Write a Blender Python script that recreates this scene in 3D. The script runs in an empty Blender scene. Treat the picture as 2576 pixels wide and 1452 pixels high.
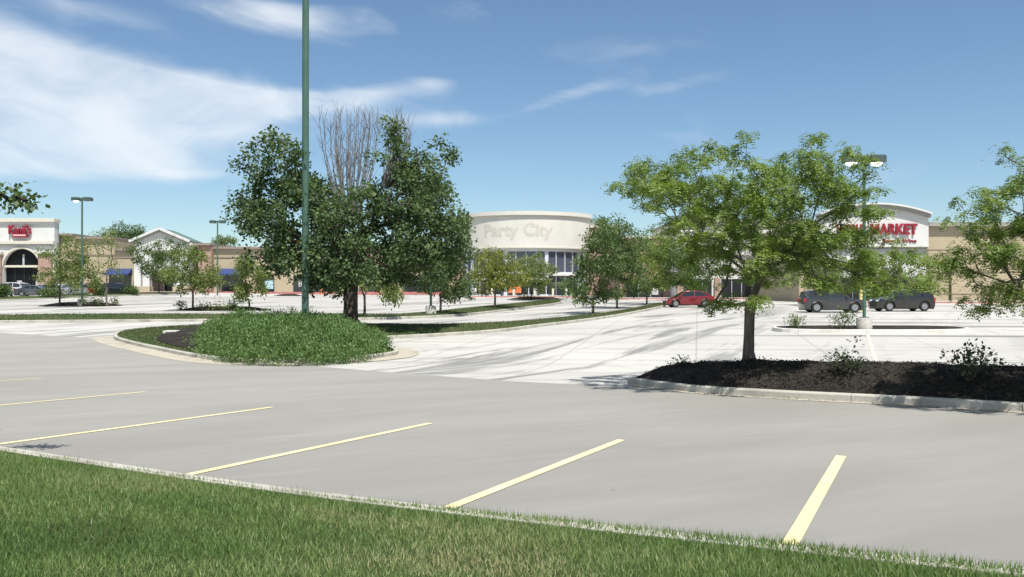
import bpy, bmesh, math, random
import numpy as np
from mathutils import Vector, Matrix
from mathutils.geometry import delaunay_2d_cdt

# ------------------------------------------------------------------ camera
F, CX, CY, HZ, EYE = 2200.0, 1288.0, 726.0, 738.0, 1.46   # measured on a 2576-wide view
sc = bpy.context.scene
COL = sc.collection
cam_d = bpy.data.cameras.new('camera'); cam = bpy.data.objects.new('camera', cam_d); COL.objects.link(cam)
cam_d.sensor_width = 36.0; cam_d.lens = F / 2576.0 * 36.0
cam_d.clip_start = 0.05; cam_d.clip_end = 5000
cam.location = (0, 0, EYE)
cam.rotation_euler = (math.radians(90) + math.atan((HZ - CY) / F), 0, 0)
sc.camera = cam
# ------------------------------------------------------------------ sun, sky, exposure
SUN = Vector((0.15, -0.45, 0.88)).normalized()
sl = bpy.data.lights.new('sun', 'SUN'); sl.energy = 4.6; sl.angle = math.radians(0.53); sl.color = (1.0, 0.955, 0.885)
so = bpy.data.objects.new('sun', sl); COL.objects.link(so); so.location = (0, -20, 60)
so.rotation_euler = SUN.to_track_quat('Z', 'Y').to_euler()
world = bpy.data.worlds.new('World'); sc.world = world; world.use_nodes = True
SKY_STRENGTH = 0.080
EXPOSURE = 0.48
sc.view_settings.view_transform = 'Standard'; sc.view_settings.look = 'None'
sc.view_settings.gamma = 1.0; sc.view_settings.use_curve_mapping = False
sc.view_settings.exposure = EXPOSURE
sc.cycles.max_bounces = 6; sc.cycles.transparent_max_bounces = 8

class NT:
    """small helper to write node trees"""
    def __init__(s, tree): s.t = tree
    def n(s, typ, **kw):
        nd = s.t.nodes.new(typ)
        for k, v in kw.items(): setattr(nd, k, v)
        return nd
    def link(s, a, b): s.t.links.new(a, b)
    def put(s, v, sock):
        if isinstance(v, (int, float, tuple, list)): sock.default_value = v
        else: s.link(v, sock)
    def m(s, op, a, b=0.0, c=None, clamp=False):
        nd = s.n('ShaderNodeMath', operation=op, use_clamp=clamp)
        s.put(a, nd.inputs[0]); s.put(b, nd.inputs[1])
        if c is not None: s.put(c, nd.inputs[2])
        return nd.outputs[0]
    def ss(s, v, lo, hi):
        nd = s.n('ShaderNodeMapRange', interpolation_type='SMOOTHSTEP')
        s.put(v, nd.inputs[0]); nd.inputs[1].default_value = lo; nd.inputs[2].default_value = hi
        return nd.outputs[0]
    def mix(s, f, a, b, typ='MIX'):
        nd = s.n('ShaderNodeMix', data_type='RGBA', blend_type=typ)
        s.put(f, nd.inputs[0]); s.put(a, nd.inputs[6]); s.put(b, nd.inputs[7])
        return nd.outputs[2]
    def noise(s, vec, scale, detail=4, rough=0.55, dist=0.0):
        nd = s.n('ShaderNodeTexNoise'); s.link(vec, nd.inputs['Vector'])
        nd.inputs['Scale'].default_value = scale; nd.inputs['Detail'].default_value = detail
        nd.inputs['Roughness'].default_value = rough; nd.inputs['Distortion'].default_value = dist
        return nd
    def mapping(s, vec, scale=(1, 1, 1), rot=(0, 0, 0), loc=(0, 0, 0)):
        if rot != (0, 0, 0):
            r0 = s.n('ShaderNodeMapping'); s.link(vec, r0.inputs[0]); r0.inputs[2].default_value = rot; vec = r0.outputs[0]
        nd = s.n('ShaderNodeMapping'); s.link(vec, nd.inputs[0]); nd.inputs[1].default_value = loc; nd.inputs[3].default_value = scale
        return nd.outputs[0]

def build_sky():
    T = NT(world.node_tree)
    for nd in list(T.t.nodes): T.t.nodes.remove(nd)
    out = T.n('ShaderNodeOutputWorld'); bg = T.n('ShaderNodeBackground'); T.link(bg.outputs[0], out.inputs[0])
    sky = T.n('ShaderNodeTexSky', sky_type='NISHITA'); sky.sun_disc = False
    sky.sun_elevation = math.asin(SUN.z); sky.sun_rotation = math.atan2(SUN.x, SUN.y)
    sky.altitude = 300; sky.air_density = 1.0; sky.dust_density = 0.35; sky.ozone_density = 1.0
    tc = T.n('ShaderNodeTexCoord')
    sx = T.n('ShaderNodeSeparateXYZ'); T.link(tc.outputs['Generated'], sx.inputs[0])
    az = T.m('ARCTAN2', sx.outputs[0], sx.outputs[1]); el = T.m('ARCSINE', sx.outputs[2])
    cv = T.n('ShaderNodeCombineXYZ'); T.put(az, cv.inputs[0]); T.put(el, cv.inputs[1])
    # wind-drawn cirrus: stretched noise, bent by a slower noise
    w = T.noise(T.mapping(cv.outputs[0], (1.0, 1.6, 1)), 3.2, 3, 0.5)
    wv = T.n('ShaderNodeVectorMath', operation='MULTIPLY_ADD')
    T.link(w.outputs['Color'], wv.inputs[0]); wv.inputs[1].default_value = (0.30, 0.16, 0); T.link(cv.outputs[0], wv.inputs[2])
    n1 = T.noise(T.mapping(wv.outputs[0], (1.2, 3.4, 1), (0, 0, math.radians(7))), 3.4, 7, 0.56, 0.25)
    n2 = T.noise(T.mapping(wv.outputs[0], (2.0, 9, 1), (0, 0, math.radians(14)), (4, 2, 0)), 3.2, 5, 0.55)
    dens = T.m('ADD', T.m('MULTIPLY', n1.outputs[0], 0.80), T.m('MULTIPLY', n2.outputs[0], 0.20))
    dens = T.m('ADD', T.m('MULTIPLY', T.m('SUBTRACT', dens, .5), 1.35), .5)
    def pix(u, v): return math.atan((u - CX) / F), math.atan((HZ - v) / math.hypot(F, u - CX))
    def blob(u, v, ru, rv, tilt, amp):
        a0, e0 = pix(u, v)
        dx = T.m('SUBTRACT', az, a0); dy = T.m('SUBTRACT', el, e0)
        c, s_ = math.cos(tilt), math.sin(tilt)
        px = T.m('ADD', T.m('MULTIPLY', dx, c * F / ru), T.m('MULTIPLY', dy, s_ * F / ru))
        py = T.m('ADD', T.m('MULTIPLY', dx, -s_ * F / rv), T.m('MULTIPLY', dy, c * F / rv))
        r2 = T.m('ADD', T.m('MULTIPLY', px, px), T.m('MULTIPLY', py, py))
        return T.m('MULTIPLY', T.m('EXPONENT', T.m('MULTIPLY', r2, -1.0)), amp)
    mask = None
    for b in [(-300, 220, 480, 150, -0.05, .9), (110, 115, 300, 52, -0.16, .62), (120, 230, 330, 55, -0.02, .75), (430, 225, 330, 48, -0.06, .85), (700, 255, 260, 30, -0.02, .6), (660, 25, 230, 46, -0.10, .95), (300, 45, 160, 26, -0.12, .45),
              (200, 345, 560, 95, 0.03, .66), (560, 320, 170, 36, -0.1, .35), (120, 420, 420, 34, 0.02, .42), (920, 235, 170, 26, 0.14, .85), (1090, 215, 70, 24, -.1, .5), (1020, 65, 170, 40, -0.3, .38), (1190, 30, 120, 40, -.4, .3),
              (1130, 300, 170, 22, 0.03, .62), (1480, 225, 110, 24, 0.16, .95), (1700, 215, 120, 22, 0.18, .6), (480, 440, 90, 12, .05, .4), (1350, 270, 60, 14, .2, .45),
              (2480, 365, 260, 45, 0.05, .42), (2200, 450, 120, 26, 0.1, .42), (1480, 120, 300, 40, .05, .32), (1750, 80, 200, 50, .1, .2)]:
        v = blob(*b); mask = v if mask is None else T.m('ADD', mask, v)
    # the rest of the sky, out of frame, carries the same thin cirrus
    far = T.ss(T.m('ABSOLUTE', az), 0.60, 1.0)
    mask = T.m('MAXIMUM', mask, T.m('MULTIPLY', far, 0.7), clamp=True)
    mask = T.m('MAXIMUM', mask, T.m('MULTIPLY', T.ss(el, 0.42, 0.7), 0.6))
    c = T.ss(T.m('ADD', dens, T.m('MULTIPLY', T.m('SUBTRACT', mask, 1.0), 0.46)), 0.14, 0.74)
    c = T.m('MULTIPLY', c, 0.88)
    tint = T.mix(1.0, sky.outputs[0], (0.90, 1.03, 1.10, 1), 'MULTIPLY')
    col = T.mix(c, tint, (8.2, 8.7, 9.2, 1))
    T.link(col, bg.inputs[0]); bg.inputs[1].default_value = SKY_STRENGTH
build_sky()

# ------------------------------------------------------------------ terrain
_KY = [-400, 0, 25, 28, 31, 36, 45, 135, 170, 260, 4000]
_KZ = [0, 0, -.7625, -.83, -.76, -.60, -.30, 1.03, 1.5, 1.5, 1.5]
_TY = np.arange(-120, 400, .25)
_TZ = np.interp(_TY, _KY, _KZ); _k = np.ones(9) / 9.0
_TZ = np.convolve(np.pad(_TZ, 4, mode='edge'), _k, mode='valid')
def sstep(a, b, x): t = np.clip((x - a) / (b - a), 0, 1); return t * t * (3 - 2 * t)
def TZ(x, y):
    return np.interp(y, _TY, _TZ) + .4 * sstep(60, 130, np.asarray(y, float)) * sstep(-15, -60, np.asarray(x, float))
def G(u, v):
    """ground point seen at picture position (u, v)"""
    y = np.arange(2.0, 260, .05)
    x = (u - CX) / F * y; z = EYE + (HZ - v) / F * y
    d = z - TZ(x, y); k = int(np.argmax(d < 0)) if (d < 0).any() else len(y) - 1
    return float(x[k]), float(y[k])
def G_on(u, v, zf):
    """point of a raised surface (height function zf over (x, y)) seen at (u, v)"""
    y = np.concatenate([np.arange(4.0, 60, .06), np.arange(60, 200, .15)]); x = (u - CX) / F * y; z = EYE + (HZ - v) / F * y
    h = zf(np.column_stack([x, y])); d = z - h; k = int(np.argmax(d < 0)) if (d < 0).any() else len(y) - 1
    return float(x[k]), float(y[k]), float(h[k])
def X(u, D): return (u - CX) / F * D
def Zv(v, D): return EYE + (HZ - v) / F * D
def gz(x, y): return float(TZ(x, y))

# ------------------------------------------------------------------ object helpers
def tag(o, label=None, cat=None, group=None, kind=None):
    if label: o['label'] = label
    if cat: o['category'] = cat
    if group: o['group'] = group
    if kind: o['kind'] = kind
    return o
def empty(name, loc, rz=0, label=None, cat=None, group=None, kind=None):
    o = bpy.data.objects.new(name, None); COL.objects.link(o); o.location = loc; o.rotation_euler = (0, 0, rz)
    o.empty_display_size = .2
    return tag(o, label, cat, group, kind)
class MB:
    def __init__(s): s.v = []; s.f = []; s.mi = []
    def add(s, vs, fs, mi=0):
        b = len(s.v); s.v += [tuple(map(float, p)) for p in vs]; s.f += [tuple(b + i for i in f) for f in fs]; s.mi += [mi] * len(fs)
        return s
    def box(s, x0, x1, y0, y1, z0, z1, mi=0):
        return s.add([(x0, y0, z0), (x1, y0, z0), (x1, y1, z0), (x0, y1, z0), (x0, y0, z1), (x1, y0, z1), (x1, y1, z1), (x0, y1, z1)],
                     [(0, 3, 2, 1), (4, 5, 6, 7), (0, 1, 5, 4), (1, 2, 6, 5), (2, 3, 7, 6), (3, 0, 4, 7)], mi)
    def prism(s, pts, y0, y1, mi=0):
        """outline in x,z pushed from y0 to y1"""
        n = len(pts); b = [(p[0], y0, p[1]) for p in pts] + [(p[0], y1, p[1]) for p in pts]
        return s.add(b, [tuple(range(n)), tuple(range(2 * n - 1, n - 1, -1))] + [(i, i + n, (i + 1) % n + n, (i + 1) % n) for i in range(n)], mi)
    def hull(s, pts, z0, z1, mi=0):
        """outline in x,y pushed from z0 to z1"""
        n = len(pts); b = [(p[0], p[1], z0) for p in pts] + [(p[0], p[1], z1) for p in pts]
        return s.add(b, [tuple(range(n - 1, -1, -1)), tuple(range(n, 2 * n))] + [(i, (i + 1) % n, (i + 1) % n + n, i + n) for i in range(n)], mi)
    def lathe(s, prof, seg=16, ax='z', c=(0, 0, 0), mi=0):
        vs = []; fs = []; n = len(prof)
        for i in range(seg):
            a = 2 * math.pi * i / seg
            for r, h in prof:
                p = (r * math.cos(a), r * math.sin(a), h) if ax == 'z' else (r * math.cos(a), h, r * math.sin(a))
                vs.append((p[0] + c[0], p[1] + c[1], p[2] + c[2]))
        for i in range(seg):
            j = (i + 1) % seg
            for k in range(n - 1):
                q = (i * n + k, j * n + k, j * n + k + 1, i * n + k + 1)
                fs.append(q if ax == 'z' else q[::-1])
        fs.append(tuple(i * n for i in range(seg))[::-1]); fs.append(tuple(i * n + n - 1 for i in range(seg)))
        return s.add(vs, fs, mi)
    def tube(s, pts, rads, seg=6, mi=0):
        rings = []
        P = [Vector(p) for p in pts]
        for i, p in enumerate(P):
            d = (P[min(i + 1, len(P) - 1)] - P[max(i - 1, 0)]).normalized()
            a = d.orthogonal().normalized() if i == 0 else (rings_a - d * rings_a.dot(d)).normalized()
            rings_a = a; b = d.cross(a)
            rings.append([p + (a * math.cos(t) + b * math.sin(t)) * rads[i] for t in [2 * math.pi * k / seg for k in range(seg)]])
        vs = [q for r in rings for q in r]; fs = []
        for i in range(len(P) - 1):
            for k in range(seg):
                fs.append((i * seg + k, i * seg + (k + 1) % seg, (i + 1) * seg + (k + 1) % seg, (i + 1) * seg + k))
        fs.append(tuple(range(seg))[::-1]); fs.append(tuple((len(P) - 1) * seg + k for k in range(seg)))
        return s.add(vs, fs, mi)
    def build(s, name, mats, parent=None, smooth=False, bevel=0, sharp=40):
        me = bpy.data.meshes.new(name); me.from_pydata(s.v, [], s.f)
        if not isinstance(mats, (list, tuple)): mats = [mats]
        for m in mats: me.materials.append(m)
        if len(mats) > 1: me.polygons.foreach_set('material_index', s.mi)
        bm = bmesh.new(); bm.from_mesh(me)
        bmesh.ops.recalc_face_normals(bm, faces=bm.faces[:])
        if bevel:
            es = [e for e in bm.edges if len(e.link_faces) == 2 and e.calc_face_angle(0) > math.radians(30)]
            bmesh.ops.bevel(bm, geom=es, offset=bevel, segments=2, affect='EDGES', profile=.6, clamp_overlap=True)
        bm.to_mesh(me); bm.free()
        if smooth:
            me.polygons.foreach_set('use_smooth', [True] * len(me.polygons)); me.set_sharp_from_angle(angle=math.radians(sharp))
        me.update()
        o = bpy.data.objects.new(name, me); COL.objects.link(o)
        if parent: o.parent = parent
        return o
def fast_mesh(name, V, Q, mat, parent=None, var=None, loc=None, smooth=False):
    """numpy vertices and equal-sided polygons straight into a mesh"""
    V = np.asarray(V, np.float32); Q = np.asarray(Q, np.int32); n, k = Q.shape
    me = bpy.data.meshes.new(name); me.vertices.add(len(V)); me.vertices.foreach_set('co', V.ravel())
    me.loops.add(n * k); me.loops.foreach_set('vertex_index', Q.ravel())
    me.polygons.add(n); me.polygons.foreach_set('loop_start', np.arange(0, n * k, k, dtype=np.int32))
    if smooth: me.polygons.foreach_set('use_smooth', np.ones(n, bool))
    if var is not None:
        at = me.attributes.new('var', 'FLOAT', 'POINT'); at.data.foreach_set('value', np.asarray(var, np.float32))
    me.update(calc_edges=True); me.materials.append(mat)
    o = bpy.data.objects.new(name, me); COL.objects.link(o)
    if parent: o.parent = parent
    if loc is not None: o.location = loc
    return o

# ------------------------------------------------------------------ materials
def mat_base(name):
    m = bpy.data.materials.new(name); m.use_nodes = True
    T = NT(m.node_tree); b = m.node_tree.nodes['Principled BSDF']
    return m, T, b
def simple(name, col, rough=.6, metal=0.0, var=.0, scale=4.0, bump=0.0, spec=.5, emit=None, coat=0.0):
    m, T, b = mat_base(name)
    b.inputs['Roughness'].default_value = rough; b.inputs['Metallic'].default_value = metal
    b.inputs['Specular IOR Level'].default_value = spec; b.inputs['Coat Weight'].default_value = coat
    c4 = tuple(col) + (1,)
    if var or bump:
        tc = T.n('ShaderNodeTexCoord'); nz = T.noise(tc.outputs['Object'], scale, 5, .6)
        if var:
            lo = tuple(c * (1 - var) for c in col) + (1,); hi = tuple(min(1, c * (1 + var)) for c in col) + (1,)
            T.link(T.mix(T.ss(nz.outputs[0], .3, .7), lo, hi), b.inputs['Base Color'])
        else: b.inputs['Base Color'].default_value = c4
        if bump:
            bp = T.n('ShaderNodeBump'); bp.inputs['Strength'].default_value = 1.0; bp.inputs['Distance'].default_value = bump
            nz2 = T.noise(tc.outputs['Object'], scale * 6, 4, .6); T.link(nz2.outputs[0], bp.inputs['Height']); T.link(bp.outputs[0], b.inputs['Normal'])
    else: b.inputs['Base Color'].default_value = c4
    if emit: b.inputs['Emission Color'].default_value = tuple(emit[:3]) + (1,); b.inputs['Emission Strength'].default_value = emit[3]
    return m
def leaf_mat(name, cols, trans=.35, rough=.5, spec=.35):
    m, T, b = mat_base(name)
    at = T.n('ShaderNodeAttribute', attribute_name='var')
    cr = T.n('ShaderNodeValToRGB'); e = cr.color_ramp.elements
    e[0].color = tuple(cols[0]) + (1,); e[1].color = tuple(cols[-1]) + (1,)
    for i, c in enumerate(cols[1:-1]):
        k = cr.color_ramp.elements.new((i + 1) / (len(cols) - 1)); k.color = tuple(c) + (1,)
    T.link(at.outputs['Fac'], cr.inputs[0]); T.link(cr.outputs[0], b.inputs['Base Color'])
    b.inputs['Roughness'].default_value = rough; b.inputs['Specular IOR Level'].default_value = spec
    tr = T.n('ShaderNodeBsdfTranslucent'); T.link(T.mix(1, cr.outputs[0], (1.25, 1.3, .55, 1), 'MULTIPLY'), tr.inputs[0])
    mx = T.n('ShaderNodeMixShader'); mx.inputs[0].default_value = trans
    T.link(b.outputs[0], mx.inputs[1]); T.link(tr.outputs[0], mx.inputs[2])
    T.link(mx.outputs[0], m.node_tree.nodes['Material Output'].inputs[0])
    return m
def asphalt_mat():
    m, T, b = mat_base('asphalt'); tc = T.n('ShaderNodeTexCoord'); P = tc.outputs['Object']
    big = T.noise(T.mapping(P, (.16, .5, 1), (0, 0, math.radians(-32))), 1.0, 5, .6, .4)
    mid = T.noise(T.mapping(P, (.5, 2.6, 1), (0, 0, math.radians(-30))), 1.0, 5, .6)
    fine = T.noise(P, 90, 3, .7); grit = T.noise(P, 420, 2, .6)
    c = T.mix(T.ss(big.outputs[0], .32, .68), (.262, .254, .228, 1), (.305, .296, .268, 1))
    c = T.mix(T.m('MULTIPLY', T.ss(mid.outputs[0], .5, .75), .38), c, (.36, .352, .325, 1))
    c = T.mix(T.m('MULTIPLY', T.ss(fine.outputs[0], .42, .7), .35), c, (.215, .208, .19, 1))
    c = T.mix(T.m('MULTIPLY', T.ss(grit.outputs[0], .58, .72), .4), c, (.40, .39, .36, 1))
    vo = T.n('ShaderNodeTexVoronoi'); T.link(P, vo.inputs['Vector']); vo.inputs['Scale'].default_value = 1.7
    spot = T.m('MULTIPLY', T.ss(vo.outputs['Distance'], .045, .02), T.ss(T.noise(P, .7, 2).outputs[0], .52, .6))
    c = T.mix(T.m('MULTIPLY', spot, .55), c, (.08, .08, .075, 1))
    T.link(c, b.inputs['Base Color']); b.inputs['Roughness'].default_value = .88; b.inputs['Specular IOR Level'].default_value = .25
    bp = T.n('ShaderNodeBump'); bp.inputs['Distance'].default_value = .004; T.link(grit.outputs[0], bp.inputs['Height']); T.link(bp.outputs[0], b.inputs['Normal'])
    return m
def concrete_lot_mat():
    m, T, b = mat_base('concrete_lot'); tc = T.n('ShaderNodeTexCoord'); P = tc.outputs['Object']
    big = T.noise(P, .05, 4, .6)
    st = T.noise(T.mapping(P, (.018, .95, 1), (0, 0, math.radians(4))), 1.0, 5, .58, .35)           # tyre rubber along the bays
    st2 = T.noise(T.mapping(P, (.05, .62, 1), (0, 0, math.radians(-66)), (3, 7, 0)), 1.0, 6, .62, 1.0)   # and along the drive aisle
    sp = T.noise(T.mapping(P, (.16, .34, 1)), 1.0, 7, .68, 1.2); fine = T.noise(P, 14, 4, .7)
    sep = T.n('ShaderNodeSeparateXYZ'); T.link(P, sep.inputs[0])
    side = T.ss(T.m('SUBTRACT', sep.outputs[0], T.m('MULTIPLY', sep.outputs[1], .33)), -6.0, 3.0)
    k1 = T.m('MULTIPLY', T.ss(st.outputs[0], .535, .60), T.m('ADD', T.m('MULTIPLY', side, .62), .20))
    k2 = T.m('MULTIPLY', T.ss(st2.outputs[0], .50, .61), T.m('SUBTRACT', .88, T.m('MULTIPLY', side, .7)))
    c = T.mix(T.ss(big.outputs[0], .35, .65), (.425, .413, .377, 1), (.50, .487, .447, 1))
    c = T.mix(T.m('MULTIPLY', T.ss(sp.outputs[0], .54, .70), .45), c, (.27, .265, .25, 1))
    c = T.mix(k1, c, (.15, .148, .142, 1)); c = T.mix(k2, c, (.185, .182, .175, 1))
    c = T.mix(T.m('MULTIPLY', T.ss(fine.outputs[0], .4, .7), .18), c, (.32, .31, .285, 1))
    # sawn joints every 4.6 m, filled dark
    Pr = T.mapping(P, (1, 1, 1), (0, 0, math.radians(12)))
    Pd = T.n('ShaderNodeVectorMath', operation='MULTIPLY_ADD'); T.link(T.noise(P, 1.5, 2).outputs['Color'], Pd.inputs[0]); Pd.inputs[1].default_value = (.12, .12, 0); T.link(Pr, Pd.inputs[2])
    s = T.n('ShaderNodeSeparateXYZ'); T.link(Pd.outputs[0], s.inputs[0])
    def joint(v, w): 
        f = T.m('ABSOLUTE', T.m('SUBTRACT', T.m('FRACT', T.m('DIVIDE', v, 4.6)), .5)); return T.ss(f, .5 - w / 4.6 * 2, .5 - w / 4.6)
    j = T.m('MAXIMUM', joint(s.outputs[0], .02), joint(s.outputs[1], .04))
    c = T.mix(T.m('MULTIPLY', j, .42), c, (.16, .155, .145, 1))
    T.link(c, b.inputs['Base Color']); b.inputs['Roughness'].default_value = .85; b.inputs['Specular IOR Level'].default_value = .3
    return m
def grass_ground_mat(name, a, bcol, dry):
    m, T, b = mat_base(name); tc = T.n('ShaderNodeTexCoord'); P = tc.outputs['Object']
    n1 = T.noise(P, 1.2, 5, .65); n2 = T.noise(P, 22, 4, .7); n3 = T.noise(P, .45, 3, .5)
    c = T.mix(T.ss(n1.outputs[0], .35, .65), a + (1,), bcol + (1,))
    c = T.mix(T.m('MULTIPLY', T.ss(n3.outputs[0], .55, .72), .55), c, dry + (1,))
    c = T.mix(T.m('MULTIPLY', T.ss(n2.outputs[0], .4, .7), .5), c, tuple(k * .45 for k in a) + (1,))
    T.link(c, b.inputs['Base Color']); b.inputs['Roughness'].default_value = .9; b.inputs['Specular IOR Level'].default_value = .1
    bp = T.n('ShaderNodeBump'); bp.inputs['Distance'].default_value = .05; T.link(n2.outputs[0], bp.inputs['Height']); T.link(bp.outputs[0], b.inputs['Normal'])
    return m
def brick_mat(name, c1, c2, mortar, sx=1.0):
    m, T, b = mat_base(name); tc = T.n('ShaderNodeTexCoord')
    P = T.mapping(tc.outputs['Object'], (1, 1, 1), (math.radians(90), 0, 0))
    br = T.n('ShaderNodeTexBrick'); T.link(P, br.inputs[0]); br.inputs['Color1'].default_value = c1 + (1,); br.inputs['Color2'].default_value = c2 + (1,)
    br.inputs['Mortar'].default_value = mortar + (1,); br.inputs['Scale'].default_value = 1.0; br.inputs['Mortar Size'].default_value = .012
    br.inputs['Brick Width'].default_value = .4 * sx; br.inputs['Row Height'].default_value = .2 * sx
    nz = T.noise(tc.outputs['Object'], .6, 5, .6)
    T.link(T.mix(T.m('MULTIPLY', T.ss(nz.outputs[0], .35, .7), .22), br.outputs[0], tuple(k * .7 for k in c1) + (1,)), b.inputs['Base Color'])
    b.inputs['Roughness'].default_value = .9; b.inputs['Specular IOR Level'].default_value = .2
    bp = T.n('ShaderNodeBump'); bp.inputs['Distance'].default_value = .01; T.link(br.outputs['Fac'], bp.inputs['Height']); bp.invert = True; T.link(bp.outputs[0], b.inputs['Normal'])
    return m
def mulch_mat():
    m, T, b = mat_base('mulch'); tc = T.n('ShaderNodeTexCoord'); P = tc.outputs['Object']
    n1 = T.noise(P, 18, 5, .75); n2 = T.noise(P, 1.1, 4, .6)
    c = T.mix(T.ss(n1.outputs[0], .35, .7), (.016, .014, .012, 1), (.060, .052, .044, 1))
    c = T.mix(T.m('MULTIPLY', T.ss(n2.outputs[0], .45, .7), .5), c, (.075, .066, .056, 1))
    T.link(c, b.inputs['Base Color']); b.inputs['Roughness'].default_value = .95; b.inputs['Specular IOR Level'].default_value = .1
    bp = T.n('ShaderNodeBump'); bp.inputs['Distance'].default_value = .06; T.link(n1.outputs[0], bp.inputs['Height']); T.link(bp.outputs[0], b.inputs['Normal'])
    return m
def kerb_mat(name, base, dark):
    m, T, b = mat_base(name); tc = T.n('ShaderNodeTexCoord'); P = tc.outputs['Object']
    n1 = T.noise(P, 1.3, 5, .65); n2 = T.noise(P, 26, 4, .7)
    c = T.mix(T.ss(n1.outputs[0], .40, .72), base + (1,), dark + (1,)); c = T.mix(T.m('MULTIPLY', T.ss(n2.outputs[0], .45, .7), .4), c, tuple(k * .75 for k in dark) + (1,))
    T.link(c, b.inputs['Base Color']); b.inputs['Roughness'].default_value = .9; b.inputs['Specular IOR Level'].default_value = .2
    bp = T.n('ShaderNodeBump'); bp.inputs['Distance'].default_value = .006; T.link(n2.outputs[0], bp.inputs['Height']); T.link(bp.outputs[0], b.inputs['Normal'])
    return m
def paint_mat():
    m, T, b = mat_base('line_paint'); tc = T.n('ShaderNodeTexCoord'); P = tc.outputs['Object']
    n1 = T.noise(P, 30, 4, .7); n2 = T.noise(P, 3, 3, .6)
    c = T.mix(T.ss(n2.outputs[0], .35, .7), (.70, .60, .32, 1), (.76, .67, .40, 1))
    c = T.mix(T.m('MULTIPLY', T.ss(n1.outputs[0], .58, .74), .45), c, (.40, .38, .30, 1))
    T.link(c, b.inputs['Base Color']); b.inputs['Roughness'].default_value = .7
    return m
def bark_mat(name, a, c2):
    m, T, b = mat_base(name); tc = T.n('ShaderNodeTexCoord')
    n1 = T.noise(T.mapping(tc.outputs['Object'], (14, 14, 2.2)), 1.0, 5, .7, .3)
    T.link(T.mix(T.ss(n1.outputs[0], .35, .68), a + (1,), c2 + (1,)), b.inputs['Base Color'])
    b.inputs['Roughness'].default_value = .95; b.inputs['Specular IOR Level'].default_value = .1
    bp = T.n('ShaderNodeBump'); bp.inputs['Distance'].default_value = .03; T.link(n1.outputs[0], bp.inputs['Height']); T.link(bp.outputs[0], b.inputs['Normal'])
    return m

M = {}
M['asphalt'] = asphalt_mat(); M['concrete'] = concrete_lot_mat(); M['mulch'] = mulch_mat(); M['paint'] = paint_mat()
M['lawn'] = grass_ground_mat('lawn_soil', (.050, .082, .028), (.072, .105, .036), (.13, .125, .06))
M['strip_grass'] = grass_ground_mat('strip_grass', (.062, .088, .032), (.088, .112, .042), (.155, .145, .080))
M['far_ground'] = grass_ground_mat('far_ground', (.07, .10, .035), (.09, .12, .045), (.16, .15, .09))
M['kerb'] = kerb_mat('kerb_concrete', (.46, .44, .385), (.30, .285, .24))
M['kerb_white'] = kerb_mat('kerb_concrete_pale', (.66, .645, .60), (.52, .505, .46))
M['gutter'] = kerb_mat('gutter_concrete', (.44, .405, .33), (.33, .30, .235))
M['sidewalk'] = simple('sidewalk', (.46, .445, .40), .9, var=.08)
M['red_kerb'] = simple('red_kerb_paint', (.45, .16, .15), .8, var=.25, scale=3)
M['pink_line'] = simple('faded_line_paint', (.66, .52, .42), .8, var=.12, scale=6)
M['white_stucco'] = simple('white_stucco', (.60, .595, .575), .9, var=.04, scale=.7)
M['cream_stucco'] = simple('cream_stucco', (.60, .58, .52), .9, var=.04, scale=.5)
M['grey_stucco'] = simple('grey_stucco', (.40, .41, .42), .9, var=.05, scale=.7)
M['trim'] = simple('trim_stucco', (.58, .54, .46), .9, var=.04)
M['trim_brown'] = simple('brown_trim', (.26, .215, .175), .85, var=.1)
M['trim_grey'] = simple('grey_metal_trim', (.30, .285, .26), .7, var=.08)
M['tan_brick'] = brick_mat('tan_block', (.46, .385, .27), (.435, .365, .255), (.405, .34, .24))
M['pink_brick'] = brick_mat('pink_brick', (.42, .27, .215), (.37, .235, .19), (.40, .33, .27))
M['glass'] = simple('storefront_glass', (.018, .021, .026), .06, spec=.8)
M['glass_blue'] = simple('sky_glass', (.07, .085, .12), .12, spec=.7)
M['dark_glass'] = simple('shaded_glass', (.006, .007, .008), .25, spec=.2)
M['mullion'] = simple('pale_mullion', (.55, .58, .62), .5, var=.03)
M['dark_metal'] = simple('dark_metal', (.03, .03, .032), .5)
M['green_metal'] = simple('green_pole_paint', (.060, .125, .088), .42, var=.10, scale=1.5, coat=.15)
M['lamp_green'] = simple('lamp_housing_paint', (.055, .085, .075), .5, var=.1)
M['lens'] = simple('lamp_lens_glint', (.85, .85, .82), .15, emit=(1, .98, .92, 2.2))  # white glow put in to imitate sun glint reflected off the lenses
M['base_concrete'] = simple('pole_base_concrete', (.42, .40, .36), .9, var=.12, scale=5, bump=.01)
M['blue_awning'] = simple('blue_awning', (.022, .045, .16), .75, var=.1)
M['green_roof'] = simple('green_metal_roof', (.10, .16, .13), .5, var=.05)
M['sign_red'] = simple('red_sign', (.25, .014, .028), .45)
M['sign_pink'] = simple('pale_sign_face', (.70, .42, .43), .5)
M['ghost'] = simple('ghost_lettering', (.515, .492, .425), .95, var=.05, scale=2)
M['poster'] = simple('pale_poster', (.45, .44, .44), .7, var=.15)
M['poster_cyan'] = simple('cyan_poster', (.42, .60, .64), .6, var=.1)
M['orange'] = simple('orange_banner', (.62, .17, .06), .7, var=.1)
M['yellow'] = simple('yellow_post_paint', (.62, .52, .22), .6, var=.08)
M['bark'] = bark_mat('bark', (.050, .042, .035), (.115, .098, .082))
M['bark_pale'] = bark_mat('pale_bark', (.085, .074, .062), (.19, .165, .14))
M['dead_twig'] = bark_mat('dead_twig', (.15, .142, .138), (.27, .26, .255))
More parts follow.
